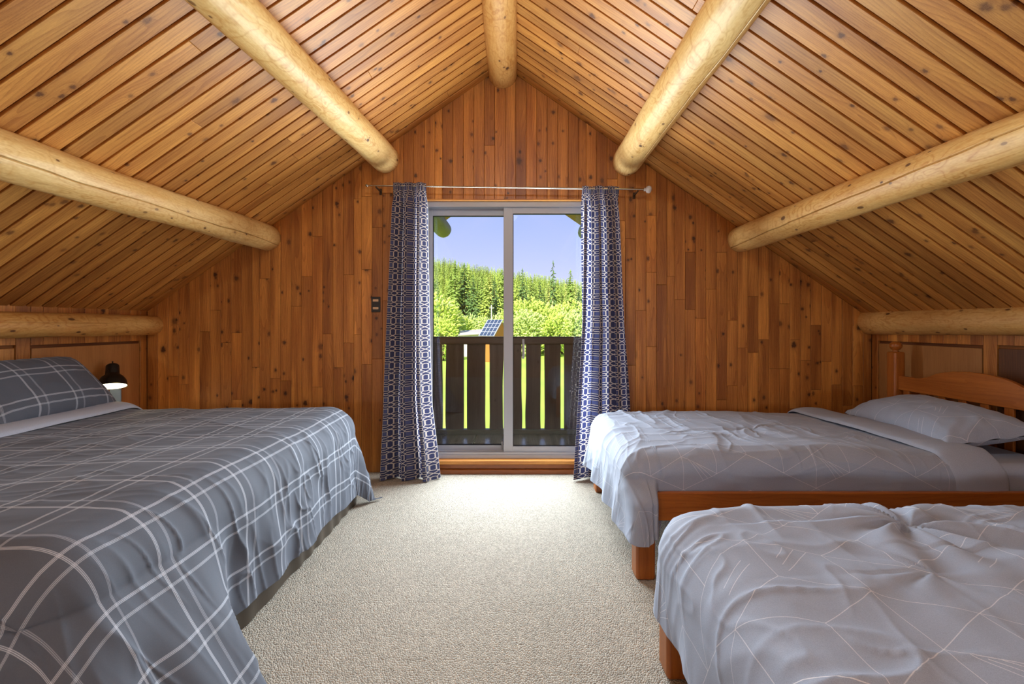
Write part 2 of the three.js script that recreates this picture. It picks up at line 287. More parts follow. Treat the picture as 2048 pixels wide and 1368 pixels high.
// ------------------------------------------------------------------ knee walls with planks and hatches
const HATCH = [[-3.325, -2.575, 1.04], [-2.5, -1.75, 1.045]];       // z range and top of the access hatches in both knee walls
function kneeWall(name, x, side, label) {
  const top = roofY(x) + 0.02, w = structure(name, metreUV(new THREE.BoxGeometry(0.15, top + 0.12, ZB - ZF).translate(x + side * (0.075 + 0.016), (top - 0.12) / 2, (ZB + ZF) / 2)), M.backing, label, 'wall');
  const R = rng(side > 0 ? 71 : 72), frame = (a, b, h) => [x + side * (0.016 - h), a, b];
  let z = ZF + 0.002;
  const cuts = [];
  while (z < 0.2) { let z1 = z + 0.085; for (const [h0, h1] of HATCH) for (const e of [h0, h1]) if (z < e - 0.008 && z1 > e - 0.03) z1 = e; cuts.push([z, z1]); z = z1; }
  cuts.push([z, ZB]);
  for (const [z0, z1] of cuts) {
    const h = HATCH.find(([h0, h1]) => (z0 + z1) / 2 > h0 && (z0 + z1) / 2 < h1);
    const y0 = h ? h[2] + 0.012 : 0;
    part('plank', plankGeometry([[y0, z0 + 0.001], [y0, z1 - 0.001], [top - 0.01, z1 - 0.001], [top - 0.01, z0 + 0.001]], 0.0155, 0.0016, frame, R() * 2, R()), wallMats[Math.floor(R() * wallMats.length)], w);
  }
  return w;
}
kneeWall('wall_left', XL, -1, 'low knee wall of vertical planks behind the plaid bed');
kneeWall('wall_right', XR, 1, 'low knee wall of vertical planks behind the slatted headboard');
function hatch(name, x, side, [z0, z1, top], mat, label) {
  const g = structureGroup(name, label, 'hatch');
  part('panel', box(0.014, top - 0.02, z1 - z0 - 0.014, x + side * 0.008, (top - 0.02) / 2 + 0.012, (z0 + z1) / 2, 0.002), mat, g);
  return g;
}
hatch('door_2', XL, -1, HATCH[0], M.ply, 'plain plywood hatch in the knee wall behind the reading lamp');
hatch('door_3', XL, -1, HATCH[1], M.plainWood, 'wood hatch in the knee wall behind the plaid pillow');
hatch('door_4', XR, 1, HATCH[0], M.plyPale, 'pale plywood hatch in the knee wall behind the arched headboard');
hatch('door_5', XR, 1, HATCH[1], M.darkPanel, 'dark stained hatch in the knee wall beside the pale hatch');

// ------------------------------------------------------------------ sloping ceiling: planks with recessed grooves under a slab
const overhang = structureGroup('roof_overhang', 'roof overhang sheltering the balcony outside the door', 'roof');
const ceiling = structureGroup('ceiling', 'sloping tongue and groove board ceiling rising to the ridge', 'ceiling');
for (const side of [-1, 1]) {
  const s = new THREE.Shape(), up = 0.011 / COS, th = 0.14, ex = side < 0 ? XL - 0.7 : XR + 0.7;
  s.moveTo(RX, RY + up); s.lineTo(ex, roofY(ex) + up); s.lineTo(ex, roofY(ex) + up + th); s.lineTo(RX, RY + up + th); s.closePath();
  part('roof_slab', metreUV(new THREE.ExtrudeGeometry(s, { depth: ZB + 0.2 - ZF + 0.16, bevelEnabled: false }).translate(0, 0, ZF - 0.16)), M.groove, ceiling);
  part('roof_slab', metreUV(new THREE.ExtrudeGeometry(s, { depth: 5.95 + ZF - 0.162, bevelEnabled: false }).translate(0, 0, -5.95)), M.groove, overhang);
  const R = rng(side < 0 ? 301 : 302), len = Math.abs((side < 0 ? XL : XR) - RX) / COS + 0.03;
  const frame = (a, b, h) => [RX + side * (a * COS - (0.011 - h) * -SIN), RY - a * SIN + (0.011 - h) * COS, b];
  for (let z = ZF - 0.01; z < ZB; ) {
    const z1 = Math.min(z + 0.0855 * (0.96 + R() * 0.08), ZB + 0.02), g = 0.0055;
    const joint = R() < 0.45 ? 0.5 + R() * (len - 1.0) : 0, ends = joint ? [0.0, joint, len] : [0.0, len];
    for (let i = 0; i + 1 < ends.length; i++) {
      const a0 = ends[i] + (i ? 0.0006 : 0.004), a1 = ends[i + 1] - 0.0006;
      part('plank', plankGeometry([[a0, z + g], [a1, z + g], [a1, z1 - g], [a0, z1 - g]], 0.0105 + R() * 0.0016, 0.0018, frame, R() * 2, R()), ceilMats[Math.floor(R() * ceilMats.length)], ceiling);
    }
    z = z1;
  }
}

// ------------------------------------------------------------------ peeled logs
function logGeometry(A, B, rA, rB, seed, crack, caps = true, wob = 1) {
  // tapered, slightly lumpy trunk from A to B; crack = { angle, drift, from, to, width, depth } opens a real drying check
  const a = new THREE.Vector3(...A), d = new THREE.Vector3(...B).sub(a), L = d.length(); d.normalize();
  const up = new THREE.Vector3(0, 1, 0), e1 = up.clone().sub(d.clone().multiplyScalar(up.dot(d))).normalize(), e2 = d.clone().cross(e1);
  const offs = []; const N = 56; for (let k = 0; k <= N; k++) offs.push(-Math.PI + 2 * Math.PI * k / N);
  const ring = crack ? [...offs.filter((o) => Math.abs(o) > 0.08), -0.06, -0.026, 0, 0.026, 0.06].sort((p, q) => p - q) : offs;
  const n = Math.max(8, Math.round(L / 0.045)), pos = [], uv = [], idx = [], W = ring.length;
  for (let i = 0; i <= n; i++) {
    const t = i / n, r0 = lerp(rA, rB, t) + wob * (0.0045 * noise(t * L * 2.1, 3.3, seed) + 0.002 * noise(t * L * 7, 1.3, seed + 1)), ax = wob * 0.007 * noise(t * L * 0.9, 7, seed + 2), ay = wob * 0.007 * noise(t * L * 0.9, 9, seed + 3);
    const ca = crack ? crack.angle + crack.drift * t + 0.07 * noise(t * L * 2.6, 5, seed + 4) + 0.03 * noise(t * L * 9, 5, seed + 5) : 0;
    const open = crack ? sst(t * L, crack.from, crack.from + 0.25) * (1 - sst(t * L, crack.to - 0.25, crack.to)) * (0.55 + 0.45 * noise(t * L * 1.7, 2, seed + 6)) : 0;
    for (const o of ring) {
      const th = ca + o, lump = wob * (0.003 * noise(Math.cos(th) * 2 + t * L * 2.4, Math.sin(th) * 2, seed + 7) + 0.0016 * noise(Math.cos(th) * 6 + t * L * 9, Math.sin(th) * 6, seed + 8));
      let r = r0 + lump; if (crack && Math.abs(o) < 0.01) r -= crack.depth * open;
      const sq = crack && Math.abs(Math.abs(o) - 0.026) < 0.001 ? 0.4 + 0.6 * clamp(open * crack.width, 0, 1.6) : 1, tt = ca + o * sq;
      const p = a.clone().addScaledVector(d, t * L).addScaledVector(e1, Math.cos(tt) * r + ay).addScaledVector(e2, Math.sin(tt) * r + ax);
      pos.push(p.x, p.y, p.z); uv.push(t * L, th * 0.105 + seed * 0.137);
    }
  }
  for (let i = 0; i < n; i++) for (let k = 0; k + 1 < W; k++) { const p = i * W + k; idx.push(p, p + 1, p + W, p + 1, p + W + 1, p + W); }
  if (caps) for (const [i, c, flip] of [[0, A, 1], [n, B, 0]]) { const m = pos.length / 3; pos.push(...c); uv.push(0, 0); for (let k = 0; k + 1 < W; k++) flip ? idx.push(m, i * W + k + 1, i * W + k) : idx.push(m, i * W + k, i * W + k + 1); }
  const g = geom(pos, uv, idx), nn = g.attributes.normal; // close the shading seam
  for (let i = 0; i <= n; i++) { const p = i * W, q = p + W - 1, v = new THREE.Vector3(nn.getX(p) + nn.getX(q), nn.getY(p) + nn.getY(q), nn.getZ(p) + nn.getZ(q)).normalize(); nn.setXYZ(p, v.x, v.y, v.z); nn.setXYZ(q, v.x, v.y, v.z); }
  // make faces look outward
  const test = new THREE.Vector3(nn.getX(5), nn.getY(5), nn.getZ(5)), rad = new THREE.Vector3(pos[15], pos[16], pos[17]).sub(a); if (test.dot(rad) < 0) { const ix = g.index.array; for (let i = 0; i < ix.length; i += 3) { const s = ix[i]; ix[i] = ix[i + 1]; ix[i + 1] = s; } for (let i = 0; i < nn.count * 3; i++) nn.array[i] *= -1; }
  return g;
}
function onRoof(px, py, off) { // point of the pixel's ray on the plane that lies off below the boards
  const [dx, dy] = ray(px, py), side = px < VX - 20 ? -1 : 1;   // y = RY - off/COS - SL * side * (x - RX)
  const t = (RY - off / COS - EYE + SL * side * RX) / (dy + SL * side * dx);
  return [dx * t, EYE + dy * t, -t];
}
function purlin(far, near, off, rFar, rNear, mat, seed, crack, label) {
  const A = onRoof(...far, off), B = onRoof(...near, off), k = (z) => (z - A[2]) / (B[2] - A[2]), at = (z) => [lerp(A[0], B[0], k(z)), lerp(A[1], B[1], k(z)), z];
  const z1 = 1.2, P = at(ZF - 0.03), Q = at(z1), m = part('roof_log', logGeometry(P, Q, rFar, rFar + (rNear - rFar) * k(z1), seed, crack), mat);
  tag(m, label, 'log', 'peeled roof logs'); return { at, P };
}
const upL = purlin([771, 318], [450, 0], 0.078, 0.110, 0.102, M.logA, 21, { angle: -0.75, drift: -0.25, from: 1.1, to: 4.6, width: 1, depth: 0.025 }, 'peeled log purlin on the roof slope over the plaid bed, next to the ridge');
const upR = purlin([1259, 318], [1473, 0], 0.078, 0.112, 0.106, M.logA, 22, { angle: 3.42, drift: 0.12, from: 0.3, to: 4.6, width: 1, depth: 0.022 }, 'peeled log purlin on the slope over the plain grey beds, next to the ridge');
purlin([553, 481], [0, 311], 0.07, 0.101, 0.095, M.logA, 23, { angle: -2.15, drift: 0.55, from: -0.3, to: 4.6, width: 1.2, depth: 0.03 }, 'peeled log purlin with a long crack, low on the slope over the plaid bed');
purlin([1492, 473], [2048, 272], 0.07, 0.100, 0.088, M.logB, 24, { angle: 2.35, drift: -2.1, from: -0.3, to: 4.6, width: 1.2, depth: 0.03 }, 'peeled log purlin with a long crack, low on the slope over the grey beds');
tag(part('roof_log', logGeometry([RX - 0.002, 3.178, ZF - 0.03], [RX - 0.01, 3.178, ZB], 0.111, 0.104, 25, null), M.logWarm), 'brown peeled ridge log running along the ceiling peak', 'log', 'peeled roof logs');
tag(part('wall_plate_log', logGeometry([-2.893, 1.180, ZF - 0.03], [-2.893, 1.178, 1.2], 0.077, 0.07, 26, { angle: -1.35, drift: -0.12, from: 0.4, to: 2.2, width: 0.5, depth: 0.014 }), M.logWarm), 'low peeled log along the knee wall above the reading lamp', 'log', 'wall plate logs');
tag(part('wall_plate_log', logGeometry([2.806, 1.196, ZF - 0.03], [2.81, 1.205, 1.2], 0.095, 0.09, 27, null), M.logB), 'low peeled log along the knee wall above the slatted headboard', 'log', 'wall plate logs');

// ------------------------------------------------------------------ sliding door
const door = structureGroup('door_1', 'grey framed sliding glass door to the balcony', 'door');
{
  const zi = ZF - 0.03, zo = ZF - 0.115, y0 = 0.105;
  const frameBits = [
    box(0.05, DY1 - y0, 0.12, DX0 + 0.025, (DY1 + y0) / 2, ZF - 0.075), box(0.05, DY1 - y0, 0.12, DX1 - 0.025, (DY1 + y0) / 2, ZF - 0.075),
    box(DX1 - DX0, 0.045, 0.12, (DX0 + DX1) / 2, DY1 - 0.0225, ZF - 0.075), box(DX1 - DX0, 0.03, 0.12, (DX0 + DX1) / 2, y0 + 0.015, ZF - 0.075), box(DX1 - DX0, 0.02, 0.02, (DX0 + DX1) / 2, y0 + 0.04, ZF - 0.03), box(DX1 - DX0, 0.02, 0.015, (DX0 + DX1) / 2, y0 + 0.04, ZF - 0.075),
  ];
  part('frame', mergeGeometries(frameBits), M.vinyl, door);
  const panel = (x0, x1, z, yb, yt, stL, stR, railB, railT) => {
    const p = part('sash', mergeGeometries([
      box(stL, yt - yb, 0.036, x0 + stL / 2, (yb + yt) / 2, z), box(stR, yt - yb, 0.036, x1 - stR / 2, (yb + yt) / 2, z),
      box(x1 - x0, railB, 0.034, (x0 + x1) / 2, yb + railB / 2, z), box(x1 - x0, railT, 0.034, (x0 + x1) / 2, yt - railT / 2, z)]), M.vinyl, door);
    part('pane', new THREE.PlaneGeometry(x1 - x0 - stL - stR + 0.01, yt - yb - railB - railT + 0.01).translate((x0 + stL + x1 - stR) / 2, (yb + railB + yt - railT) / 2, z), M.glass, p);
    const xa = x0 + stL, xb = x1 - stR, ya = yb + railB, yc = yt - railT;
    part('seal', mergeGeometries([box(0.004, yc - ya, 0.02, xa + 0.002, (ya + yc) / 2, z + 0.008, 0.001), box(0.004, yc - ya, 0.02, xb - 0.002, (ya + yc) / 2, z + 0.008, 0.001), box(xb - xa, 0.004, 0.02, (xa + xb) / 2, ya + 0.002, z + 0.008, 0.001), box(xb - xa, 0.004, 0.02, (xa + xb) / 2, yc - 0.002, z + 0.008, 0.001)]), M.seal, p);
    return p;
  };
  panel(DX0 + 0.03, -0.045, ZF - 0.098, 0.15, DY1 - 0.045, 0.065, 0.06, 0.045, 0.055);
  const inner = panel(-0.112, DX1 - 0.03, ZF - 0.05, 0.125, DY1 - 0.04, 0.076, 0.065, 0.075, 0.055);
  part('latch', mergeGeometries([box(0.012, 0.075, 0.016, -0.121, 0.21, ZF - 0.05), box(0.016, 0.03, 0.02, -0.124, 0.225, ZF - 0.04)]), M.vinylDark, inner);
  const h = part('pull_handle', mergeGeometries([box(0.018, 0.16, 0.012, -0.018, 1.0, ZF - 0.08), box(0.014, 0.1, 0.03, -0.014, 1.0, ZF - 0.068, 0.006)]), M.vinyl, door); h.position.set(0.065, -0.02, 0.002);
}
const trim1 = structureGroup('trim_1', 'reddish wooden door sill between the curtains', 'sill');
part('tread', box(DX1 - DX0 + 0.02, 0.03, 0.10, (DX0 + DX1) / 2, 0.09, ZF - 0.01, 0.006), M.trimPale, trim1);
part('riser', box(DX1 - DX0 + 0.02, 0.036, 0.03, (DX0 + DX1) / 2, 0.056, ZF + 0.012, 0.004), M.sill, trim1);
part('riser', box(DX1 - DX0 + 0.02, 0.036, 0.045, (DX0 + DX1) / 2, 0.018, ZF + 0.022, 0.005), M.sill, trim1);
structure('trim_2', box(DX1 - DX0 + 0.02, 0.012, 0.05, (DX0 + DX1) / 2, DY1 + 0.005, ZF - 0.012, 0.002), M.trimPale, 'thin pale wooden strip along the top of the door', 'trim');

// ------------------------------------------------------------------ curtain rod and curtains
const RODZ = -3.27, yAt = (py, d) => EYE + (VY - py) / F * d, xAt = (px, d) => (px - VX) / F * d;
{
  const d = -RODZ, P = (px, py) => new THREE.Vector3(xAt(px, d), yAt(py, d), RODZ), tube = (a, b, r) => new THREE.TubeGeometry(new THREE.LineCurve3(a, b), 2, r, 12);
  const o = thing('curtain_rod', 'thin metal curtain rod over the sliding door with a clear glass finial', 'curtain rod');
  part('rod', tube(P(736, 371), P(1060, 375.5), 0.0055), M.steel, o); part('rod', tube(P(1050, 375), P(1288, 379), 0.0075), M.steel, o);
  for (const [px, py] of [[752, 371], [1276, 379]]) { const p = P(px, py); const b = part('bracket', mergeGeometries([box(0.012, 0.012, ZF * -1 + RODZ, p.x, p.y - 0.012, (RODZ + ZF) / 2), box(0.02, 0.05, 0.006, p.x, p.y - 0.014, ZF + 0.005)]), M.bronze, o); b.name = 'bracket'; }
  const fin = part('finial', new THREE.LatheGeometry([[0, 0], [0.012, 0], [0.013, 0.008], [0.009, 0.012], [0.024, 0.02], [0.03, 0.034], [0.024, 0.05], [0.012, 0.056], [0, 0.057]].map(([x, y]) => new THREE.Vector2(x, y)), 8), M.crystal, o);
  fin.position.copy(P(1288, 379)); fin.rotation.z = -Math.PI / 2;
  const cap = part('end_cap', new THREE.LatheGeometry([[0, 0], [0.009, 0], [0.01, 0.012], [0.006, 0.02], [0, 0.021]].map(([x, y]) => new THREE.Vector2(x, y)), 10), M.steel, o);
  cap.position.copy(P(736, 371)); cap.rotation.z = Math.PI / 2;
}
function curtain(rows, flatW, pleats, seed, label) {
  // rows: [py, left px, right px] on the curtain's plane; the cloth runs over the rod in deep pleats and flares at the hem
  const d = -RODZ, nu = 150, nv = 110, pos = [], uv = [], idx = [];
  const edge = (v, k) => { const py = lerp(rows[0][0], rows[rows.length - 1][0], v); let i = 0; while (i < rows.length - 2 && rows[i + 1][0] < py) i++; const t = clamp((py - rows[i][0]) / (rows[i + 1][0] - rows[i][0]), 0, 1); return xAt(lerp(rows[i][k], rows[i + 1][k], t), d); };
  const yT = yAt(rows[0][0], d), yB = 0.012;
  for (let j = 0; j <= nv; j++) {
    const v = j / nv, l = edge(v, 1), r = edge(v, 2), y = lerp(yT, yB, v);
    for (let i = 0; i <= nu; i++) {
      const u = i / nu, w = u + 0.022 * noise(u * 4, v * 1.3, seed), ph = w * pleats * Math.PI * 2;
      const gather = sst(v, 0.0, 0.09), amp = lerp(0.012, 0.044 + 0.016 * v, gather) * (0.75 + 0.5 * pn(u * 5, v * 2, 99, 99, seed + 1));
      let z = RODZ + 0.008 + amp * Math.sin(ph) + (1 - gather) * 0.006 * Math.sin(u * 90) + 0.006 * noise(u * 9, v * 9, seed + 2);
      z += 0.05 * v * v * (0.4 + 0.6 * u);
      let x = lerp(l, r, u) + (r - l) / pleats * 0.22 * Math.sin(2 * ph + 0.6) * gather;
      const hem = v > 0.955 ? 0.002 : 0;
      pos.push(x, y - 0.006 * noise(u * 8, 3, seed) * v, z + hem); uv.push(u * flatW, -v * (yT - yB));
    }
  }
  for (let j = 0; j < nv; j++) for (let i = 0; i < nu; i++) { const a = j * (nu + 1) + i; idx.push(a, a + nu + 1, a + 1, a + 1, a + nu + 1, a + nu + 2); }
  return tag(part('curtain', geom(pos, uv, idx), M.curtain), label, 'curtain', 'printed curtains');
}
curtain([[366, 787, 852], [450, 783, 853], [640, 774, 856], [800, 768, 861], [950, 762, 879]], 0.56, 2.7, 61, 'navy curtain with off-white lattice print beside the black switch plate');
curtain([[373, 1164, 1238], [450, 1163, 1243], [640, 1160, 1252], [800, 1150, 1259], [954, 1140, 1266]], 0.6, 2.9, 62, 'navy curtain with off-white lattice print beside the foot of the grey bed');
{
  const o = thing('light_switch', 'black double switch plate on the plank wall beside a curtain', 'switch', [xAt(752, 3.386), yAt(609, 3.386), ZF]);
  part('plate', box(0.072, 0.122, 0.007, 0, 0, 0.0035, 0.003), M.switchPlate, o);
  for (const dy of [0.032, -0.030]) part('rocker', box(0.044, 0.018, 0.008, 0, dy, 0.009, 0.003), M.toggle, o);
}

// ------------------------------------------------------------------ cloth draped over a bed
function drape(o) { // returns f(a, b) -> [x, y, z] for cloth coordinates a (along x) and b (along z); o.x0..z1 is the bed top
  const Re = o.round, x0 = o.x0 + Re, x1 = o.x1 - Re, z0 = o.z0 + Re, z1 = o.z1 - Re;
  return (a, b) => {
    const cx = clamp(a, x0, x1), cz = clamp(b, z0, z1), ox = a - cx, oz = b - cz, L = Math.hypot(ox, oz);
    const top = o.y + (o.top ? o.top(a, b) : 0);
    if (L < 1e-6) return [a, top, b];
    const nx = ox / L, nz = oz / L, th = Math.min(L / Re, Math.PI / 2), m = Math.min(o.maxHang ?? 9, Math.max(0, L - Re * Math.PI / 2));
    let P; const phi = Math.atan2(Math.abs(nz), Math.abs(nx)), cornerW = o.cornerW ?? 0.3;      // distance along the bed's outline
    const out = nx >= 0 ? cx - x1 : x0 - cx;
    if (Math.abs(ox) > 1e-6) P = cz + Math.sign(nz) * phi * cornerW; else P = Math.sign(nz) * (Math.abs(nz > 0 ? z1 : z0) * Math.sign(nz > 0 ? z1 : z0) * Math.sign(nz) + Math.PI / 2 * cornerW + (o.foot > 0 ? x1 - cx : cx - x0));
    const fl = o.flare(P, nx, nz), fold = o.fold(P, nx, nz, m) * sst(m, 0, 0.22);
    const pu = o.push ? o.push(P, m) : [0, 0], h = Re * Math.sin(th) + m * Math.sin(fl) + fold, drop = Re * (1 - Math.cos(th)) + m * Math.cos(fl);
    let y = top - drop, ex = 0; const fy = o.floor ?? 0.012;
    if (y < fy) { ex = (fy - y) * 0.7; y = fy + 0.006 * Math.sin(P * 40) * Math.min(1, ex * 8) + 0.004; }
    return [cx + nx * (h + ex) + pu[0], y, cz + nz * (h + ex) + pu[1]];
  };
}
function clothGeometry(f, aRange, bRange, na, nb, wrinkle, longer) { // aRange/bRange: [lo, hi] or function of the other parameter
  const pos = [], uv = [], idx = [];
  for (let j = 0; j <= nb; j++) for (let i = 0; i <= na; i++) {
    const a = lerp(aRange[0], aRange[1], i / na), [b0, b1] = typeof bRange === 'function' ? bRange(a) : bRange, b = lerp(b0, b1, j / nb), al = longer ? longer(a, b) : a;
    pos.push(...f(al, b)); uv.push(al, b);
  }
  for (let j = 0; j < nb; j++) for (let i = 0; i < na; i++) { const p = j * (na + 1) + i; idx.push(p, p + na + 1, p + 1, p + 1, p + na + 1, p + na + 2); }
  const g = geom(pos, uv, idx);
  if (wrinkle) {
    const p = g.attributes.position, n = g.attributes.normal, u = g.attributes.uv, moved = new Float32Array(p.count);
    for (let i = 0; i < p.count; i++) moved[i] = wrinkle(u.getX(i), u.getY(i), n.getY(i));
    for (let i = 0; i < p.count; i++) p.setXYZ(i, p.getX(i) + n.getX(i) * moved[i], p.getY(i) + n.getY(i) * moved[i], p.getZ(i) + n.getZ(i) * moved[i]);
    g.computeVertexNormals();
  }
  return g;
}
const crease = (x, y, s) => { const n = 1 - Math.abs(noise(x, y, s)); return n ** 6 * clamp(0.5 + 1.4 * noise(x * 0.45 + 9, y * 0.45, s + 1), 0, 1); };
const ridged = (x, y, s) => { const n = 1 - Math.abs(noise(x, y, s)); return n * n * n; };
function pillowGeometry(lx, lz, thick, seed, bow = 0) { // lx: depth, lz: length, lying flat, base at y = 0
  const n = 44, m = 56, pos = [], uv = [], idx = [];
  for (const s of [1, -1]) for (let j = 0; j <= m; j++) for (let i = 0; i <= n; i++) {
    const u = i / n * 2 - 1, v = j / m * 2 - 1, e = Math.pow(Math.max(0, (1 - Math.abs(u) ** 2.6) * (1 - Math.abs(v) ** 3.2)), 0.52);
    const px = u * (1 - 0.10 * (1 - v * v) * Math.abs(u) * 0.6) , pz = v * (1 - 0.05 * (1 - u * u) * Math.abs(v));
    const w = e * (0.010 * fbm(u * 2.2, v * 2.6, seed, 3) + 0.012 * ridged(u * 1.4 + v * 0.8, v * 2.4 - u, seed + 3) * Math.abs(v)) + (1 - e) * 0.005 * Math.sin((u + v * 3) * 11);
    const y = s > 0 ? thick * (0.36 + 0.64 * e) * 1 + w : thick * 0.36 * (1 - e);
    pos.push(px * lx / 2, y + bow * v * v, pz * lz / 2); uv.push(u * lx / 2 + 0.13, v * lz / 2 * 1.02 + (s > 0 ? 0 : 0.2));
  }
  const W = n + 1, H = (n + 1) * (m + 1);
  for (let s = 0; s < 2; s++) for (let j = 0; j < m; j++) for (let i = 0; i < n; i++) { const p = s * H + j * W + i; s ? idx.push(p, p + 1, p + W, p + 1, p + W + 1, p + W) : idx.push(p, p + W, p + 1, p + 1, p + W, p + W + 1); }
  return geom(pos, uv, idx);
}

// ------------------------------------------------------------------ plaid king bed
{
  const x0 = -2.93, x1 = -1.05, z0 = -2.86, z1 = -0.95, top = 0.64;
  const bed = thing('box_spring_bed', 'king bed base with a dark brown satin skirt under the plaid duvet', 'bed');
  part('box_spring', box(x1 - x0 - 0.06, 0.24, z1 - z0 - 0.06, (x0 + x1) / 2, 0.2, (z0 + z1) / 2, 0.03), M.ticking, bed);
  { // gathered skirt: round the foot and both long sides
    const pts = [], c = 0.05; const path = [[x0, z0 + 0.02], [x1 - c, z0 + 0.02], [x1 - 0.02, z0 + c], [x1 - 0.02, z1 - c], [x1 - c, z1 - 0.02], [x0, z1 - 0.02]];
    const n = 520, pos = [], uv = [], idx = [], seg = []; let tot = 0; for (let i = 0; i + 1 < path.length; i++) { const l = Math.hypot(path[i + 1][0] - path[i][0], path[i + 1][1] - path[i][1]); seg.push([tot, l]); tot += l; }
    for (let i = 0; i <= n; i++) {
      const s = i / n * tot; let k = 0; while (k < seg.length - 1 && s > seg[k][0] + seg[k][1]) k++; const t = (s - seg[k][0]) / seg[k][1], A = path[k], B = path[k + 1];
      const dx = (B[0] - A[0]) / seg[k][1], dz = (B[1] - A[1]) / seg[k][1];
      for (let j = 0; j <= 6; j++) { const v = j / 6, w = (0.0045 * Math.sin(s * 47 + 5 * noise(s * 3, 1, 3)) + 0.007 * noise(s * 9, v * 2, 9)) * (0.3 + 0.7 * (1 - v)) + 0.012 * (1 - v); pos.push(lerp(A[0], B[0], t) - dz * w * -1, 0.004 + v * 0.31, lerp(A[1], B[1], t) - dx * w); uv.push(s, v * 0.3); }
    }
    for (let i = 0; i < n; i++) for (let j = 0; j < 6; j++) { const p = i * 7 + j; idx.push(p, p + 1, p + 7, p + 1, p + 8, p + 7); }
    part('bed_skirt', geom(pos, uv, idx), M.satin, bed);
  }
  tag(part('mattress', box(x1 - x0 - 0.05, 0.24, z1 - z0 - 0.06, (x0 + x1) / 2 - 0.01, 0.44, (z0 + z1) / 2, 0.05), M.paleSheet), 'king mattress under the plaid duvet', 'mattress');
  const f = drape({
    x0: -3.2, x1, z0, z1, y: top, round: 0.16, foot: 1, cornerW: 0.34,
    top: (a, b) => 0.012 * fbm(a * 2.2, b * 2.2, 40, 2) + 0.006 * noise(a * 5 + 1, b * 2.5, 44),
    flare: (P, nx, nz) => 0.05 + 0.05 * noise(P * 1.7, 4, 31) + 0.46 * sst(P, -1.54, -1.34) * (nz > 0.98 ? 0.6 : 1),
    fold: (P, nx, nz, m) => 0.026 * Math.sin(P * 19 + 2.4 * noise(P * 2.2, 1, 32)) * (0.6 + 0.4 * noise(P * 1.3, 8, 34)) * (1 - 0.7 * sst(P, -1.5, -1.3)) + 0.012 * noise(P * 11, m * 3, 33) - 0.04 * Math.exp(-(((P + 1.56) / 0.05) ** 2)),
    push: (P, m) => { const q = Math.exp(-(((P + 3.0) / 0.2) ** 2)); return [m * 0.22 * q, 0]; },
  });
  const g = clothGeometry(f, [-2.62, x1 + 0.475], [z0 - 0.3, z1 + 0.5], 330, 420, (a, b, ny) => {
    const side = 1 - clamp(ny, 0, 1);
    return 0.006 * ridged(a * 3.0 + b * 0.8, b * 7, 51) * (0.3 + side) + 0.004 * ridged(a * 2.2 + b, b * 16 + a * 3, 52) * (0.35 + 1.1 * side) + 0.010 * crease(a * 3.5 + b * 2, b * 10 - a * 4, 54) * (0.3 + side) + 0.006 * crease(a * 6 - b, b * 17 + a * 5, 56) * (0.4 + side) + 0.003 * fbm(a * 9, b * 9, 53, 2);
  }, (a, b) => a > x1 ? x1 + (a - x1) * (1 + 0.34 * sst(b, -1.54, -1.30)) : a);
  const duvet = part('plaid_duvet', g, M.plaid); tag(duvet, 'dark grey plaid duvet with white stripes draped over the king bed', 'duvet');
  const fold = clothGeometry((a, b) => { const p = f(a, b), t = (a + 2.56) / 0.10, h = 0.006 + 0.034 * Math.sqrt(Math.max(0, 1 - t * t)) + 0.005 * noise(b * 3, a * 4, 61); const side = sst(-2.75 - b, 0, 0.08); return [p[0], p[1] + h * (1 - side) + 0.004, p[2] - side * h]; }, [-2.66, -2.46], [z0 - 0.2, z1 + 0.2], 26, 160, null);
  part('turned_back_edge', fold, M.paleSheet, duvet).userData.label = 'pale grey underside folded back';
  const pil = part('bed_pillow', pillowGeometry(0.46, 0.68, 0.18, 71), M.plaid); tag(pil, 'dark grey plaid pillow propped against the knee wall', 'pillow');
  pil.rotation.z = -0.78; pil.position.set(-2.80, 0.755, -2.43);
}
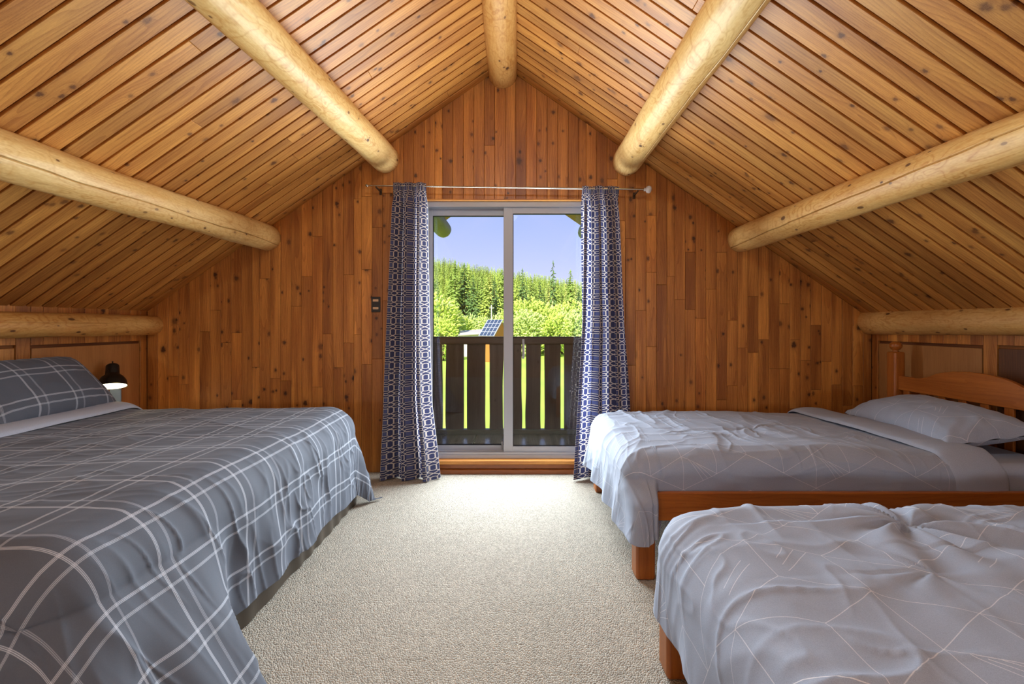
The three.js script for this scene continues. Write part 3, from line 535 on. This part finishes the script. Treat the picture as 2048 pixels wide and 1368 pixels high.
// ------------------------------------------------------------------ reading lamp on its night stand
{
  const z = -2.99, x = -2.85;
  const ns = thing('night_stand', 'small wooden night stand hidden between the plaid bed and the wall', 'night stand', [-2.79, 0, -3.12]);
  part('top', box(0.28, 0.025, 0.4, 0, 0.47, 0, 0.004), M.pine, ns); part('body', box(0.25, 0.36, 0.36, 0, 0.275, 0, 0.004), M.pine, ns); for (const [a, b] of [[-1, -1], [1, -1], [-1, 1], [1, 1]]) part('leg', box(0.035, 0.1, 0.035, a * 0.1, 0.05, b * 0.15), M.pine, ns);
  const o = thing('reading_lamp', 'small black bell shaded reading lamp glowing beside the plaid bed', 'lamp', [x, 0.4825, z], 0.74);
  part('base', box(0.09, 0.02, 0.08, 0.015, 0.01, -0.045, 0.006), M.blueMetal, o);
  part('post', box(0.062, 0.27, 0.026, 0.015, 0.155, -0.06, 0.006), M.blueMetal, o);
  part('arm', new THREE.TubeGeometry(new THREE.CatmullRomCurve3([[0.015, 0.28, -0.06], [0.014, 0.34, -0.085], [0.008, 0.38, -0.06], [0, 0.385, -0.03]].map((p) => new THREE.Vector3(...p))), 20, 0.007, 8), M.black, o);
  const prof = [[0.0, 0.165], [0.028, 0.163], [0.036, 0.152], [0.038, 0.095], [0.041, 0.085], [0.058, 0.07], [0.074, 0.042], [0.081, 0.0], [0.078, 0.0], [0.071, 0.04], [0.055, 0.066], [0.036, 0.08], [0.033, 0.15], [0, 0.158]].map(([r, y]) => new THREE.Vector2(r, y));
  const sh = part('lamp_shade', new THREE.LatheGeometry(prof, 40), M.black, o); sh.position.set(0, 0.262, 0.02); sh.rotation.x = -0.40;
  part('switch_knob', mergeGeometries([new THREE.CylinderGeometry(0.003, 0.003, 0.016, 8).translate(0, 0.172, 0), new THREE.SphereGeometry(0.005, 8, 6).translate(0, 0.182, 0)]), M.black, sh);
  part('lamp_glow', new THREE.CylinderGeometry(0.076, 0.076, 0.006, 32).translate(0, 0.006, 0), M.glow, sh);
  const L = new THREE.SpotLight(new THREE.Color(1, 0.82, 0.5), 0.4, 0, 1.2, 0.6, 2); L.position.set(0, -0.004, 0); L.target.position.set(0, -1, 0); L.shadow.radius = 3; L.castShadow = true; sh.add(L, L.target);
}

// ------------------------------------------------------------------ the two pine single beds
function singleBed(x0, z0, z1, label) { // headboard by the knee wall at +x, foot towards the aisle
  const xh = 2.69, zc = (z0 + z1) / 2, lw = 0.09, hw = z1 - z0;
  const o = thing('single_bed', label, 'bed', [0, 0, zc], 0, 'pine single beds');
  const zl = hw / 2 - lw / 2;
  for (const s of [-1, 1]) {
    part('leg', box(lw, 0.385, lw, x0 + lw / 2, 0.1925, s * zl, 0.014), M.pine, o);
    part('side_rail', box(xh - x0 - 0.06, 0.13, 0.026, (x0 + xh) / 2, 0.337, s * (hw / 2 - 0.02), 0.006), M.pine, o);
    const post = part('headboard_post', box(0.075, 0.985, 0.075, xh, 0.4925, s * (hw / 2 - 0.0375), 0.012), M.pine, o);
    part('ball_finial', new THREE.LatheGeometry([[0, -0.004], [0.018, -0.003], [0.019, 0.006], [0.014, 0.011], [0.026, 0.018], [0.035, 0.032], [0.037, 0.045], [0.033, 0.058], [0.02, 0.07], [0, 0.075]].map(([r, y]) => new THREE.Vector2(r, y)), 24).translate(xh, 0.985, s * (hw / 2 - 0.0375)), M.pine, post);
  }
  part('foot_rail', box(0.026, 0.13, hw - 0.1, x0 + 0.03, 0.337, 0, 0.006), M.pine, o);
  { // arched head rail
    const s = new THREE.Shape(), e = hw / 2 - 0.06, b = 0.725, t = 0.815; s.moveTo(-e, b); s.lineTo(e, b); s.lineTo(e, t); s.lineTo(e * 0.74, t - 0.002); s.bezierCurveTo(e * 0.6, t, e * 0.54, t + 0.016, e * 0.46, t + 0.036); s.bezierCurveTo(e * 0.26, t + 0.09, -e * 0.26, t + 0.09, -e * 0.46, t + 0.036); s.bezierCurveTo(-e * 0.54, t + 0.016, -e * 0.6, t, -e * 0.74, t - 0.002); s.lineTo(-e, t); s.closePath();
    const g = new THREE.ExtrudeGeometry(s, { depth: 0.022, bevelEnabled: true, bevelSize: 0.004, bevelThickness: 0.004, bevelSegments: 2, curveSegments: 24 }); g.translate(0, 0, -0.011); g.rotateY(Math.PI / 2); g.translate(xh, 0, 0);
    part('head_rail', metreUV(g), M.pine, o);
  }
  part('lower_head_rail', box(0.024, 0.09, hw - 0.12, xh, 0.40, 0, 0.005), M.pine, o);
  const n = 8; for (let i = 0; i < n; i++) part('slat', box(0.016, 0.31, 0.045, xh, 0.585, (i + 0.5 - n / 2) * (hw - 0.13) / n, 0.004), M.pine, o);
  for (let i = 0; i < 9; i++) part('bed_slat', box(0.07, 0.016, hw - 0.06, x0 + 0.2 + i * 0.22, 0.30, 0, 0.003), M.plainWood, o);
  return o;
}
singleBed(0.545, -3.06, -1.95, 'pine single bed with arched slatted headboard, between the other grey bed and the gable wall');
singleBed(0.493, -1.49, -0.44, 'pine single bed under the crumpled grey duvet, beside the other pine bed');
function greyBedding({ x0, z0, z1, top, seed, tucked, star, labels, foldX }) {
  const x1 = 2.64;
  tag(part('mattress', box(2.04, 0.20, z1 - z0 - 0.05, 1.63, 0.41, (z0 + z1) / 2, 0.05), M.plainGrey), labels[0], 'mattress', 'single mattresses');
  const f = drape({
    x0, x1: 3.4, z0, z1, y: top, round: tucked ? 0.105 : 0.13, foot: -1, cornerW: 0.3, floor: 0.05, maxHang: tucked ? 0.25 : 0.19,
    push: (P, m) => { const q = P - (z1 - 0.105); return tucked && q > 0.02 ? [0, 0.085 * sst(q, 0.05, 0.25) * (1 - sst(q, 0.49, 0.52)) * sst(m, 0, 0.1)] : [0, 0]; },
    top: (a, b) => 0.014 * fbm(a * 1.9, b * 2.4, seed, 2) - 0.03 * sst(a, 1.4, 2.2) - 0.028 * Math.exp(-Math.max(0, a - x0) / 0.16),
    flare: (P, nx, nz) => nz > 0.999 && tucked ? -0.03 : (tucked ? 0.10 : 0.0) + 0.16 * Math.abs(nx * nz) + 0.05 * noise(P * 2, 3, seed + 2),
    fold: (P, nx, nz, m) => (tucked && nz > 0.999 ? 0.004 : 0.02) * Math.sin(P * 21 + 3 * noise(P * 2.5, 2, seed + 3)) * (0.6 + 0.4 * noise(P * 1.6, 5, seed + 4)) + 0.008 * noise(P * 13, m * 4, seed + 5),
  });
  const nearHang = (a) => tucked ? lerp(0.36, 0.175, sst(a, 0.655, 0.69)) : 0.40;
  const g = clothGeometry(f, [x0 - 0.31, foldX + 0.05], (a) => [z0 - (tucked ? 0.3 : 0.34), z1 + nearHang(a)], 360, 260, (a, b, ny) => {
    const s = Math.max(0, ny);
    const wx = a + 0.07 * noise(a * 4, b * 4, seed + 8), wz = b + 0.06 * noise(a * 4 + 7, b * 4, seed + 18);
    let h = 0.010 * ridged(wx * 2.2 + b * 0.6, wz * 3.6 - a * 0.7, seed + 9) + 0.014 * crease(wx * 2.1, wz * 9, seed + 10) + 0.012 * crease(wx * 9, wz * 2.8, seed + 13) + 0.008 * crease(wx * 4.2, wz * 20, seed + 11) + 0.006 * crease(wx * 19, wz * 6, seed + 15) + 0.003 * fbm(a * 7, b * 8, seed + 12, 2);
    h *= (tucked ? 0.9 - 0.4 * sst(a, 1.0, 1.9) : 1.0);
    if (star) for (const [sx, sz, A, n, ph] of star) { const dx = a - sx, dz = b - sz, r = Math.hypot(dx, dz), an = Math.atan2(dz, dx); h += A * Math.exp(-r / 0.24) * (r / (r + 0.05)) * Math.sin(an * n + ph + 3 * noise(an * 1.2, r * 3, seed + 20)) - A * 0.8 * Math.exp(-((r / 0.05) ** 2)); }
    return h * (0.35 + 0.65 * s);
  });
  const duvet = part('grey_duvet', g, M.lines); tag(duvet, labels[1], 'duvet', 'grey printed duvets');
  const skew = (b) => -0.13 * (b - z0) / (z1 - z0) - 0.0, mid = foldX - 0.02;
  const fold = clothGeometry((a, b) => {
    const p = f(a + 0.02 - skew(b) * 1, b), t = (a - mid) / 0.13, h = 0.012 + 0.032 * Math.sqrt(Math.max(0, 1 - t * t)) + 0.006 * noise(b * 4, a * 5, seed + 30), side = sst(b - (z1 - 0.10), 0, 0.1);
    return [p[0], p[1] + h * (1 - side * 0.8), p[2] + side * (h * 0.5 - 0.008)];
  }, [mid - 0.13, mid + 0.13], [z0 - 0.2, z1 + 0.115], 26, 110, (a, b) => 0.006 * ridged(a * 4, b * 9, seed + 31));
  part('turned_back_edge', fold, M.plainGrey, duvet).userData.label = 'plain grey underside folded back';
}
greyBedding({ x0: 0.505, z0: -3.03, z1: -1.985, top: 0.58, seed: 140, tucked: true, foldX: 2.03, star: [[1.35, -2.45, 0.014, 6, 0.5]],
  labels: ['single mattress with a grey sheet on the bed with the visible headboard', 'smooth grey duvet with white line print tucked behind the bed rail'] });
greyBedding({ x0: 0.455, z0: -1.47, z1: -0.42, top: 0.585, seed: 240, tucked: false, foldX: 2.2, star: [[1.17, -1.27, 0.026, 8, 0.4], [0.98, -1.0, 0.008, 6, 2.0], [1.45, -1.12, 0.012, 7, 1.0]],
  labels: ['single mattress under the crumpled grey duvet', 'crumpled grey duvet with white line print and radiating creases'] });
{
  const p = part('bed_pillow', pillowGeometry(0.47, 0.76, 0.19, 91), M.lines); tag(p, 'grey pillow with white line print against the slatted headboard', 'pillow');
  p.rotation.set(0.02, -0.08, 0.16); p.position.set(2.42, 0.542, -2.48);
}

// ------------------------------------------------------------------ lamps above and behind the viewer
const LAMP = new THREE.Color(0.76, 0.9, 1.0);
{
  const o = thing('ceiling_lamp', 'white glass globe lamp mounted under the ridge log', 'lamp', [RX, 0, -0.15]);
  part('canopy', new THREE.CylinderGeometry(0.05, 0.06, 0.03, 24).translate(0, 3.06, 0), M.vinyl, o);
  part('lamp_globe', new THREE.SphereGeometry(0.12, 32, 20).translate(0, 2.93, 0), M.lampGlobe, o);
  const L = new THREE.PointLight(LAMP, 3.6, 0, 2); L.position.set(0, 2.93, 0); L.shadow.radius = 5.5; L.castShadow = true; o.add(L);
  for (const x of [-2.05, 2.0]) {  // unseen globes added behind the viewer as frontal fill on wall and beds
    const w = thing('fill_sconce', 'white glass globe added as unseen fill light on the rear gable wall', 'lamp', [x, 1.3, ZB], 0, 'fill lights added on the rear wall');
    part('back_plate', new THREE.CylinderGeometry(0.06, 0.06, 0.02, 24).rotateX(Math.PI / 2).translate(0, 0, -0.012), M.vinyl, w);
    part('arm', new THREE.CylinderGeometry(0.01, 0.01, 0.1, 10).rotateX(Math.PI / 2).translate(0, 0, -0.06), M.steel, w);
    part('lamp_globe', new THREE.SphereGeometry(0.14, 32, 20).translate(0, 0, -0.22), M.lampGlobe, w);
    const K = new THREE.PointLight(LAMP, 4.0, 0, 2); K.position.set(0, 0, -0.22); K.shadow.radius = 6.5; K.castShadow = true; w.add(K);
  }
}

// ------------------------------------------------------------------ balcony
{
  const yD = -0.03, zw = ZF - 0.16, ze = -4.95;
  const deck = structureGroup('balcony_deck', 'worn green painted balcony floor outside the door', 'deck');
  let x = -2.6; for (const w of [1.05, 1.1, 1.2, 1.2, 1.1]) { part('deck_panel', shiftUV(box(w - 0.006, 0.03, zw - ze, x + w / 2, yD - 0.015, (zw + ze) / 2, 0.003), x, w), M.deckPaint, deck); x += w; }
  part('joist', box(5.6, 0.16, 0.08, 0.1, yD - 0.112, ze + 0.06), M.railPaint, deck); part('joist', box(5.6, 0.16, 0.08, 0.1, yD - 0.112, zw - 0.2), M.railPaint, deck);
  const r = thing('balcony_railing', 'dark brown railing of wide boards with narrow gaps on the balcony', 'railing');
  const zr = -4.72, d = 4.72, gaps = [800, 842, 888.5, 931, 975, 1010, 1047.5, 1085, 1124.5, 1166, 1208, 1250];
  part('top_rail', box(5.6, 0.085, 0.11, 0.1, yAt(681, d) , zr, 0.02), M.railPaint, r);
  part('bottom_rail', box(5.6, 0.05, 0.09, 0.1, yAt(862, d), zr + 0.01, 0.01), M.railGreen, r);
  const yb = yAt(858, d), yt = yAt(686, d), R = rng(66);
  const bw = 0.037 / 2; for (let i = 0; i + 1 < gaps.length; i++) {
    const a = xAt(gaps[i] + 3.6, d), b = xAt(gaps[i + 1] - 3.6, d), g = new THREE.BoxGeometry(b - a, yt - yb, 0.03, 4, 14, 1); const p = g.attributes.position;
    for (let k = 0; k < p.count; k++) { const s = p.getX(k) > 0 ? 1 : -1; if (Math.abs(p.getX(k)) > (b - a) * 0.4) p.setX(k, p.getX(k) + s * 0.006 * noise(p.getY(k) * 3, i * 2 + s, 5)); }
    g.computeVertexNormals(); g.translate((a + b) / 2, (yt + yb) / 2, zr); part('board', shiftUV(metreUV(g), R(), R()), M.railPaint, r);
  }
  for (const px of [770, 1285]) part('post', box(0.1, 1.1, 0.1, xAt(px, d), 0.52, zr - 0.07, 0.01), M.railPaint, r);
  for (const [p, lab] of [[upL, 'painted eave log outside the glass beside the curtain by the switch plate'], [upR, 'painted eave log outside the glass beside the curtain by the grey bed']]) {
    const A = p.at(ZF - 0.165), k = -5.78; tag(part('eave_log', logGeometry([A[0], A[1] - 0.05, ZF - 0.165], [A[0] + (p === upL ? 0.035 : 0.06), A[1] - 0.03, k], 0.108, 0.112, 41, null), M.logGreen), lab, 'log', 'eave logs outside');
  }
}

// ------------------------------------------------------------------ outdoors: meadow, hill, trees, cabin
const groundY = (x, z) => { const d = -z; return -2.85 + 27 * sst(d, 95, 330) - 0.17 * x * sst(d, 110, 300) + 0.25 * noise(x * 0.08, z * 0.08, 3) + 2.2 * noise(x * 0.02, z * 0.02, 4) * sst(d, 90, 160); };
{
  const n = 110, pos = [], uv = [], idx = [], col = [];
  for (let j = 0; j <= n; j++) for (let i = 0; i <= n; i++) {
    const z = 15 - 480 * (j / n) ** 1.6, x = lerp(-1, 1, i / n) * (40 + Math.abs(z) * 1.05); pos.push(x, groundY(x, z), z); uv.push(x, z);
    const k = 0.8 + 0.45 * pn(x * 0.9, z * 0.9, 9999, 9999, 8) ; col.push(k, k, k * 0.9);
  }
  for (let j = 0; j < n; j++) for (let i = 0; i < n; i++) { const p = j * (n + 1) + i; idx.push(p, p + 1, p + n + 1, p + 1, p + n + 2, p + n + 1); }
  const g = geom(pos, uv, idx); g.setAttribute('color', new THREE.Float32BufferAttribute(col, 3)); const m = M.grass.clone(); m.vertexColors = true;
  structure('ground', g, m, 'bright green meadow and hillside beyond the balcony', 'ground');
}
function octa(out, cx, cy, cz, ax, ay, az, L, w, t, R) { // a leafy spray: a flattened spindle along (ax, ay, az)
  const d = new THREE.Vector3(ax, ay, az).normalize(), s = new THREE.Vector3(-d.z, 0, d.x).normalize(), u = d.clone().cross(s), c = new THREE.Vector3(cx, cy, cz), j = () => 0.75 + 0.5 * R();
  const v = [c.clone(), c.clone().addScaledVector(d, L), c.clone().addScaledVector(d, L * 0.45).addScaledVector(s, w * j()), c.clone().addScaledVector(d, L * 0.5).addScaledVector(s, -w * j()), c.clone().addScaledVector(d, L * 0.45).addScaledVector(u, t * j()), c.clone().addScaledVector(d, L * 0.5).addScaledVector(u, -t * j())];
  for (const [p, q, r] of [[0, 2, 4], [0, 4, 3], [0, 3, 5], [0, 5, 2], [1, 4, 2], [1, 3, 4], [1, 5, 3], [1, 2, 5]]) out.push(v[p].x, v[p].y, v[p].z, v[q].x, v[q].y, v[q].z, v[r].x, v[r].y, v[r].z);
}
const sprayGeo = (pos) => { const g = new THREE.BufferGeometry(); g.setAttribute('position', new THREE.Float32BufferAttribute(pos, 3)); g.computeVertexNormals(); return g; };
function coniferGeo(seed, levels, per, sparse = 0) { // height 1, needles only
  const R = rng(seed), pos = [];
  for (let i = 0; i < levels; i++) {
    const y = 0.05 + 0.95 * (i / levels) ** 0.95, len = 0.165 * (1 - y * 0.985) ** 0.8 * (0.7 + 0.5 * R()) + 0.012, n = Math.max(3, Math.round(per * (1.1 - y * 0.6)));
    for (let k = 0; k < n; k++) {
      if (R() < sparse) continue; const a = (k + R()) / n * 6.283, l = len * (0.65 + 0.6 * R()), dr = -0.55 - 0.35 * R() + y * 0.6, dx = Math.cos(a), dz = Math.sin(a);
      octa(pos, dx * l * 0.12, y, dz * l * 0.12, dx, dr, dz, l * 0.95, l * 0.2, l * 0.1, R);
      octa(pos, dx * l * 0.5, y + dr * l * 0.4, dz * l * 0.5, Math.cos(a + 0.5), dr * 1.2, Math.sin(a + 0.5), l * 0.55, l * 0.13, l * 0.08, R);
      octa(pos, dx * l * 0.45, y + dr * l * 0.4, dz * l * 0.45, Math.cos(a - 0.5), dr * 1.2, Math.sin(a - 0.5), l * 0.55, l * 0.13, l * 0.08, R);
    }
  }
  for (let i = 0; i < levels * 2; i++) { const y = 0.06 + 0.92 * i / (levels * 2), a = R() * 6.283, l = 0.17 * (1 - y) ** 0.8 + 0.02; octa(pos, Math.cos(a) * l * 0.05, y + 0.02, Math.sin(a) * l * 0.05, Math.cos(a), -1.2, Math.sin(a), l * 0.8, l * 0.22, l * 0.16, R); }
  octa(pos, 0, 0.94, 0, 0.02, 1, 0, 0.07, 0.009, 0.009, R);
  return sprayGeo(pos);
}
function broadGeo(seed, n) { // height 1, rounded crown of leafy clumps
  const R = rng(seed), pos = [];
  for (let i = 0; i < n; i++) {
    const a = R() * 6.283, c = R() * 2 - 1, s = Math.sqrt(1 - c * c), r = 0.72 + 0.3 * R() + 0.14 * noise(a * 1.5, c * 3, seed), x = Math.cos(a) * s * 0.36 * r, y = 0.55 + c * 0.44 * r, z = Math.sin(a) * s * 0.36 * r;
    octa(pos, x, Math.max(0.03, y), z, Math.cos(a) * s + R() - 0.5, c + R() - 0.3, Math.sin(a) * s + R() - 0.5, 0.07 + 0.05 * R(), 0.028, 0.022, R);
  }
  return sprayGeo(pos);
}
const green = (r, g, b) => new THREE.MeshPhysicalMaterial({ color: C(r, g, b), roughness: 1, specularIntensity: 0.2 });
const leafMats = [green(0.24, 0.34, 0.07), green(0.36, 0.46, 0.09), green(0.12, 0.20, 0.06), green(0.50, 0.62, 0.12), green(0.56, 0.66, 0.22), green(0.42, 0.46, 0.12)];
const conifers = [coniferGeo(1, 30, 8), coniferGeo(2, 34, 9), coniferGeo(3, 26, 8, 0.15)], sparseFir = coniferGeo(9, 24, 6, 0.2), broads = [broadGeo(5, 520), broadGeo(6, 460)];
const trunkGeo = new THREE.CylinderGeometry(0.0015, 0.012, 1, 7).translate(0, 0.5, 0), stumpGeo = new THREE.CylinderGeometry(0.02, 0.03, 0.5, 7).translate(0, 0.25, 0);
function tree(name, label, group, px, py, d, geo, mat, widen, turn) { // top pixel and distance; the trunk stands on the meadow
  const x = xAt(px, d), y0 = groundY(x, -d) - 0.1, h = yAt(py, d) - y0, o = thing(name, label, 'tree', [x, y0, -d], turn, group);
  part('foliage', geo, mat, o).scale.set(h * widen, h, h * widen); part('trunk', name === 'conifer' ? trunkGeo : stumpGeo, M.bark, o).scale.set(h, h * 0.97, h); return o;
}
{
  const R = rng(88), kinds = [['mid green conifer at the forest edge beyond the meadow', 'mid green conifers'], ['light green sunlit conifer at the forest edge beyond the meadow', 'light green conifers'], ['dark green conifer at the forest edge beyond the meadow', 'dark green conifers'], ['lime green leafy tree at the foot of the conifers', 'lime green leafy trees'], ['pale yellow-green leafy tree at the foot of the conifers', 'pale leafy trees'], ['olive green conifer at the forest edge beyond the meadow', 'olive green conifers']];
  const special = [[1106, 522, 84, 'tall thin-crowned fir rising above the other conifers'], [1141, 540, 80, 'dense pointed fir next to the thin-crowned tall fir']];
  tree('conifer', special[0][3], null, 1106, 521, 84, sparseFir, leafMats[2], 0.8, 1); tree('conifer', special[1][3], null, 1141, 539, 80, conifers[1], leafMats[0], 0.95, 2);
  for (const [px, py, d] of [[866, 548, 88], [876, 570, 70], [893, 560, 96], [902, 545, 86], [910, 519, 82], [921, 540, 90], [929, 526, 84], [938, 529, 100], [946, 548, 78], [955, 556, 92], [963, 543, 96], [972, 556, 84], [981, 540, 104], [989, 552, 88], [998, 545, 92], [1004, 537, 108], [1020, 550, 90], [1033, 556, 96], [1045, 536, 88], [1053, 562, 84], [1062, 556, 94], [1072, 572, 82], [1080, 563, 92], [1088, 575, 78], [1097, 566, 90], [1116, 560, 92], [1124, 572, 84], [1131, 566, 98], [1150, 560, 90], [1158, 570, 84], [1168, 556, 92], [1180, 566, 88], [850, 552, 86], [836, 560, 92]])
    { const k = [0, 1, 0, 2, 5, 2][Math.floor(R() * 6)]; tree('conifer', ...kinds[k], px, py, d, conifers[Math.floor(R() * 3)], leafMats[k], 0.8 + 0.35 * R(), R() * 6); }
  for (const [px, py, d] of [[864, 590, 52], [878, 600, 56], [886, 636, 46], [900, 622, 58], [914, 632, 62], [926, 640, 64], [940, 634, 66], [954, 640, 70], [966, 636, 72], [1000, 630, 68], [1012, 622, 64], [1034, 606, 58], [1046, 622, 52], [1056, 600, 62], [1066, 628, 54], [1078, 606, 60], [1090, 620, 56], [1102, 612, 62], [1112, 630, 52], [1124, 612, 58], [1134, 622, 54], [1146, 606, 60], [1156, 626, 52], [1168, 612, 56], [846, 600, 54]])
    { const k = [3, 4, 3, 3, 4][Math.floor(R() * 5)]; tree('leafy_tree', ...kinds[k], px, py, d, broads[Math.floor(R() * 2)], leafMats[k], 0.8 + 0.35 * R(), R() * 6); }
  // the forest on the hillside: more than anyone could count
  const g = coniferGeo(77, 12, 5), N = 3600, im = new THREE.InstancedMesh(g, leafMats[1], N), m = new THREE.Matrix4(), c = new THREE.Color(); im.name = 'hillside_forest';
  for (let i = 0; i < N; i++) {
    const d = 112 + 215 * Math.sqrt(R()), px = 740 + 560 * R(), x = xAt(px, d), h = 9 + 7 * R(); m.makeRotationY(R() * 6).scale(new THREE.Vector3(h * 1.15, h, h * 1.15)).setPosition(x, groundY(x, -d) - 0.3, -d); im.setMatrixAt(i, m);
    const k = 0.45 + 0.9 * R(); im.setColorAt(i, c.setRGB(k, k, k * (0.8 + 0.5 * R())));
  }
  im.castShadow = im.receiveShadow = true; tag(im, 'dense conifer forest covering the hillside', 'forest', null, 'stuff'); scene.add(im);
}
{ // cabin with solar panels, trailer roof, pole
  const d = 46, x = xAt(990, d), gy = groundY(x, -d), o = thing('cabin', 'small orange wooden cabin with a solar panel roof beyond the railing', 'cabin', [x, gy, -d], -0.5);
  const eave = yAt(671, d) - gy, ridge = yAt(641, d) - gy, w = 1.7, run = 1.7;
  const s = new THREE.Shape(); s.moveTo(-run, 0); s.lineTo(run * 0.55, 0); s.lineTo(run * 0.55, eave); s.lineTo(0, ridge - 0.05); s.lineTo(-run, eave - 0.05); s.closePath();
  const body = new THREE.ExtrudeGeometry(s, { depth: w, bevelEnabled: false }); body.translate(0, 0, -w / 2); body.rotateY(Math.PI / 2); part('wall', body, M.cabinWood, o);
  const len = Math.hypot(run, ridge - eave) + 0.15, tilt = Math.atan2(ridge - eave, run), roof = part('roof', box(w + 0.25, 0.06, len), M.solarFrame, o); roof.rotation.x = tilt; roof.position.set(0, (ridge + eave) / 2 + 0.02, run / 2);
  for (let i = 0; i < 4; i++) for (let j = 0; j < 4; j++) part('solar_panel', box((w + 0.1) / 4 - 0.09, 0.02, len / 4 - 0.09, (i - 1.5) * (w + 0.1) / 4, 0.04, (j - 1.5) * len / 4), M.solar, roof);
  const b = part('roof', box(w + 0.25, 0.06, run * 0.65 + 0.2), M.roofMetal, o); b.rotation.x = -Math.atan2(ridge - eave, run * 0.55); b.position.set(0, (ridge + eave) / 2, -run * 0.28);
  const d2 = 52, x2 = xAt(943, d2), g2 = groundY(x2, -d2), y2 = yAt(664, d2) - g2, t = thing('shed', 'low shed with a white metal roof beside the solar cabin', 'shed', [x2, g2, -d2]);
  part('wall', box(2.6, y2 - 0.1, 1.8, 0, (y2 - 0.1) / 2, 0), M.polePale, t); const rf = part('roof', box(3.0, 0.1, 2.4, 0, 0, 0), M.roofMetal, t); rf.position.y = y2 - 0.05; rf.rotation.set(0.22, 0, 0.07);
  const d3 = 58, x3 = xAt(983, d3), g3 = groundY(x3, -d3), hp = yAt(610, d3) - g3, p = thing('utility_pole', 'pale wooden utility pole behind the solar cabin', 'pole', [x3, g3, -d3]);
  part('shaft', new THREE.CylinderGeometry(0.07, 0.1, hp, 8).translate(0, hp / 2, 0), M.polePale, p); part('crossarm', box(0.7, 0.08, 0.08, 0, hp - 0.4, 0), M.polePale, p);
}
shade(scene);
renderer.render(scene, camera);
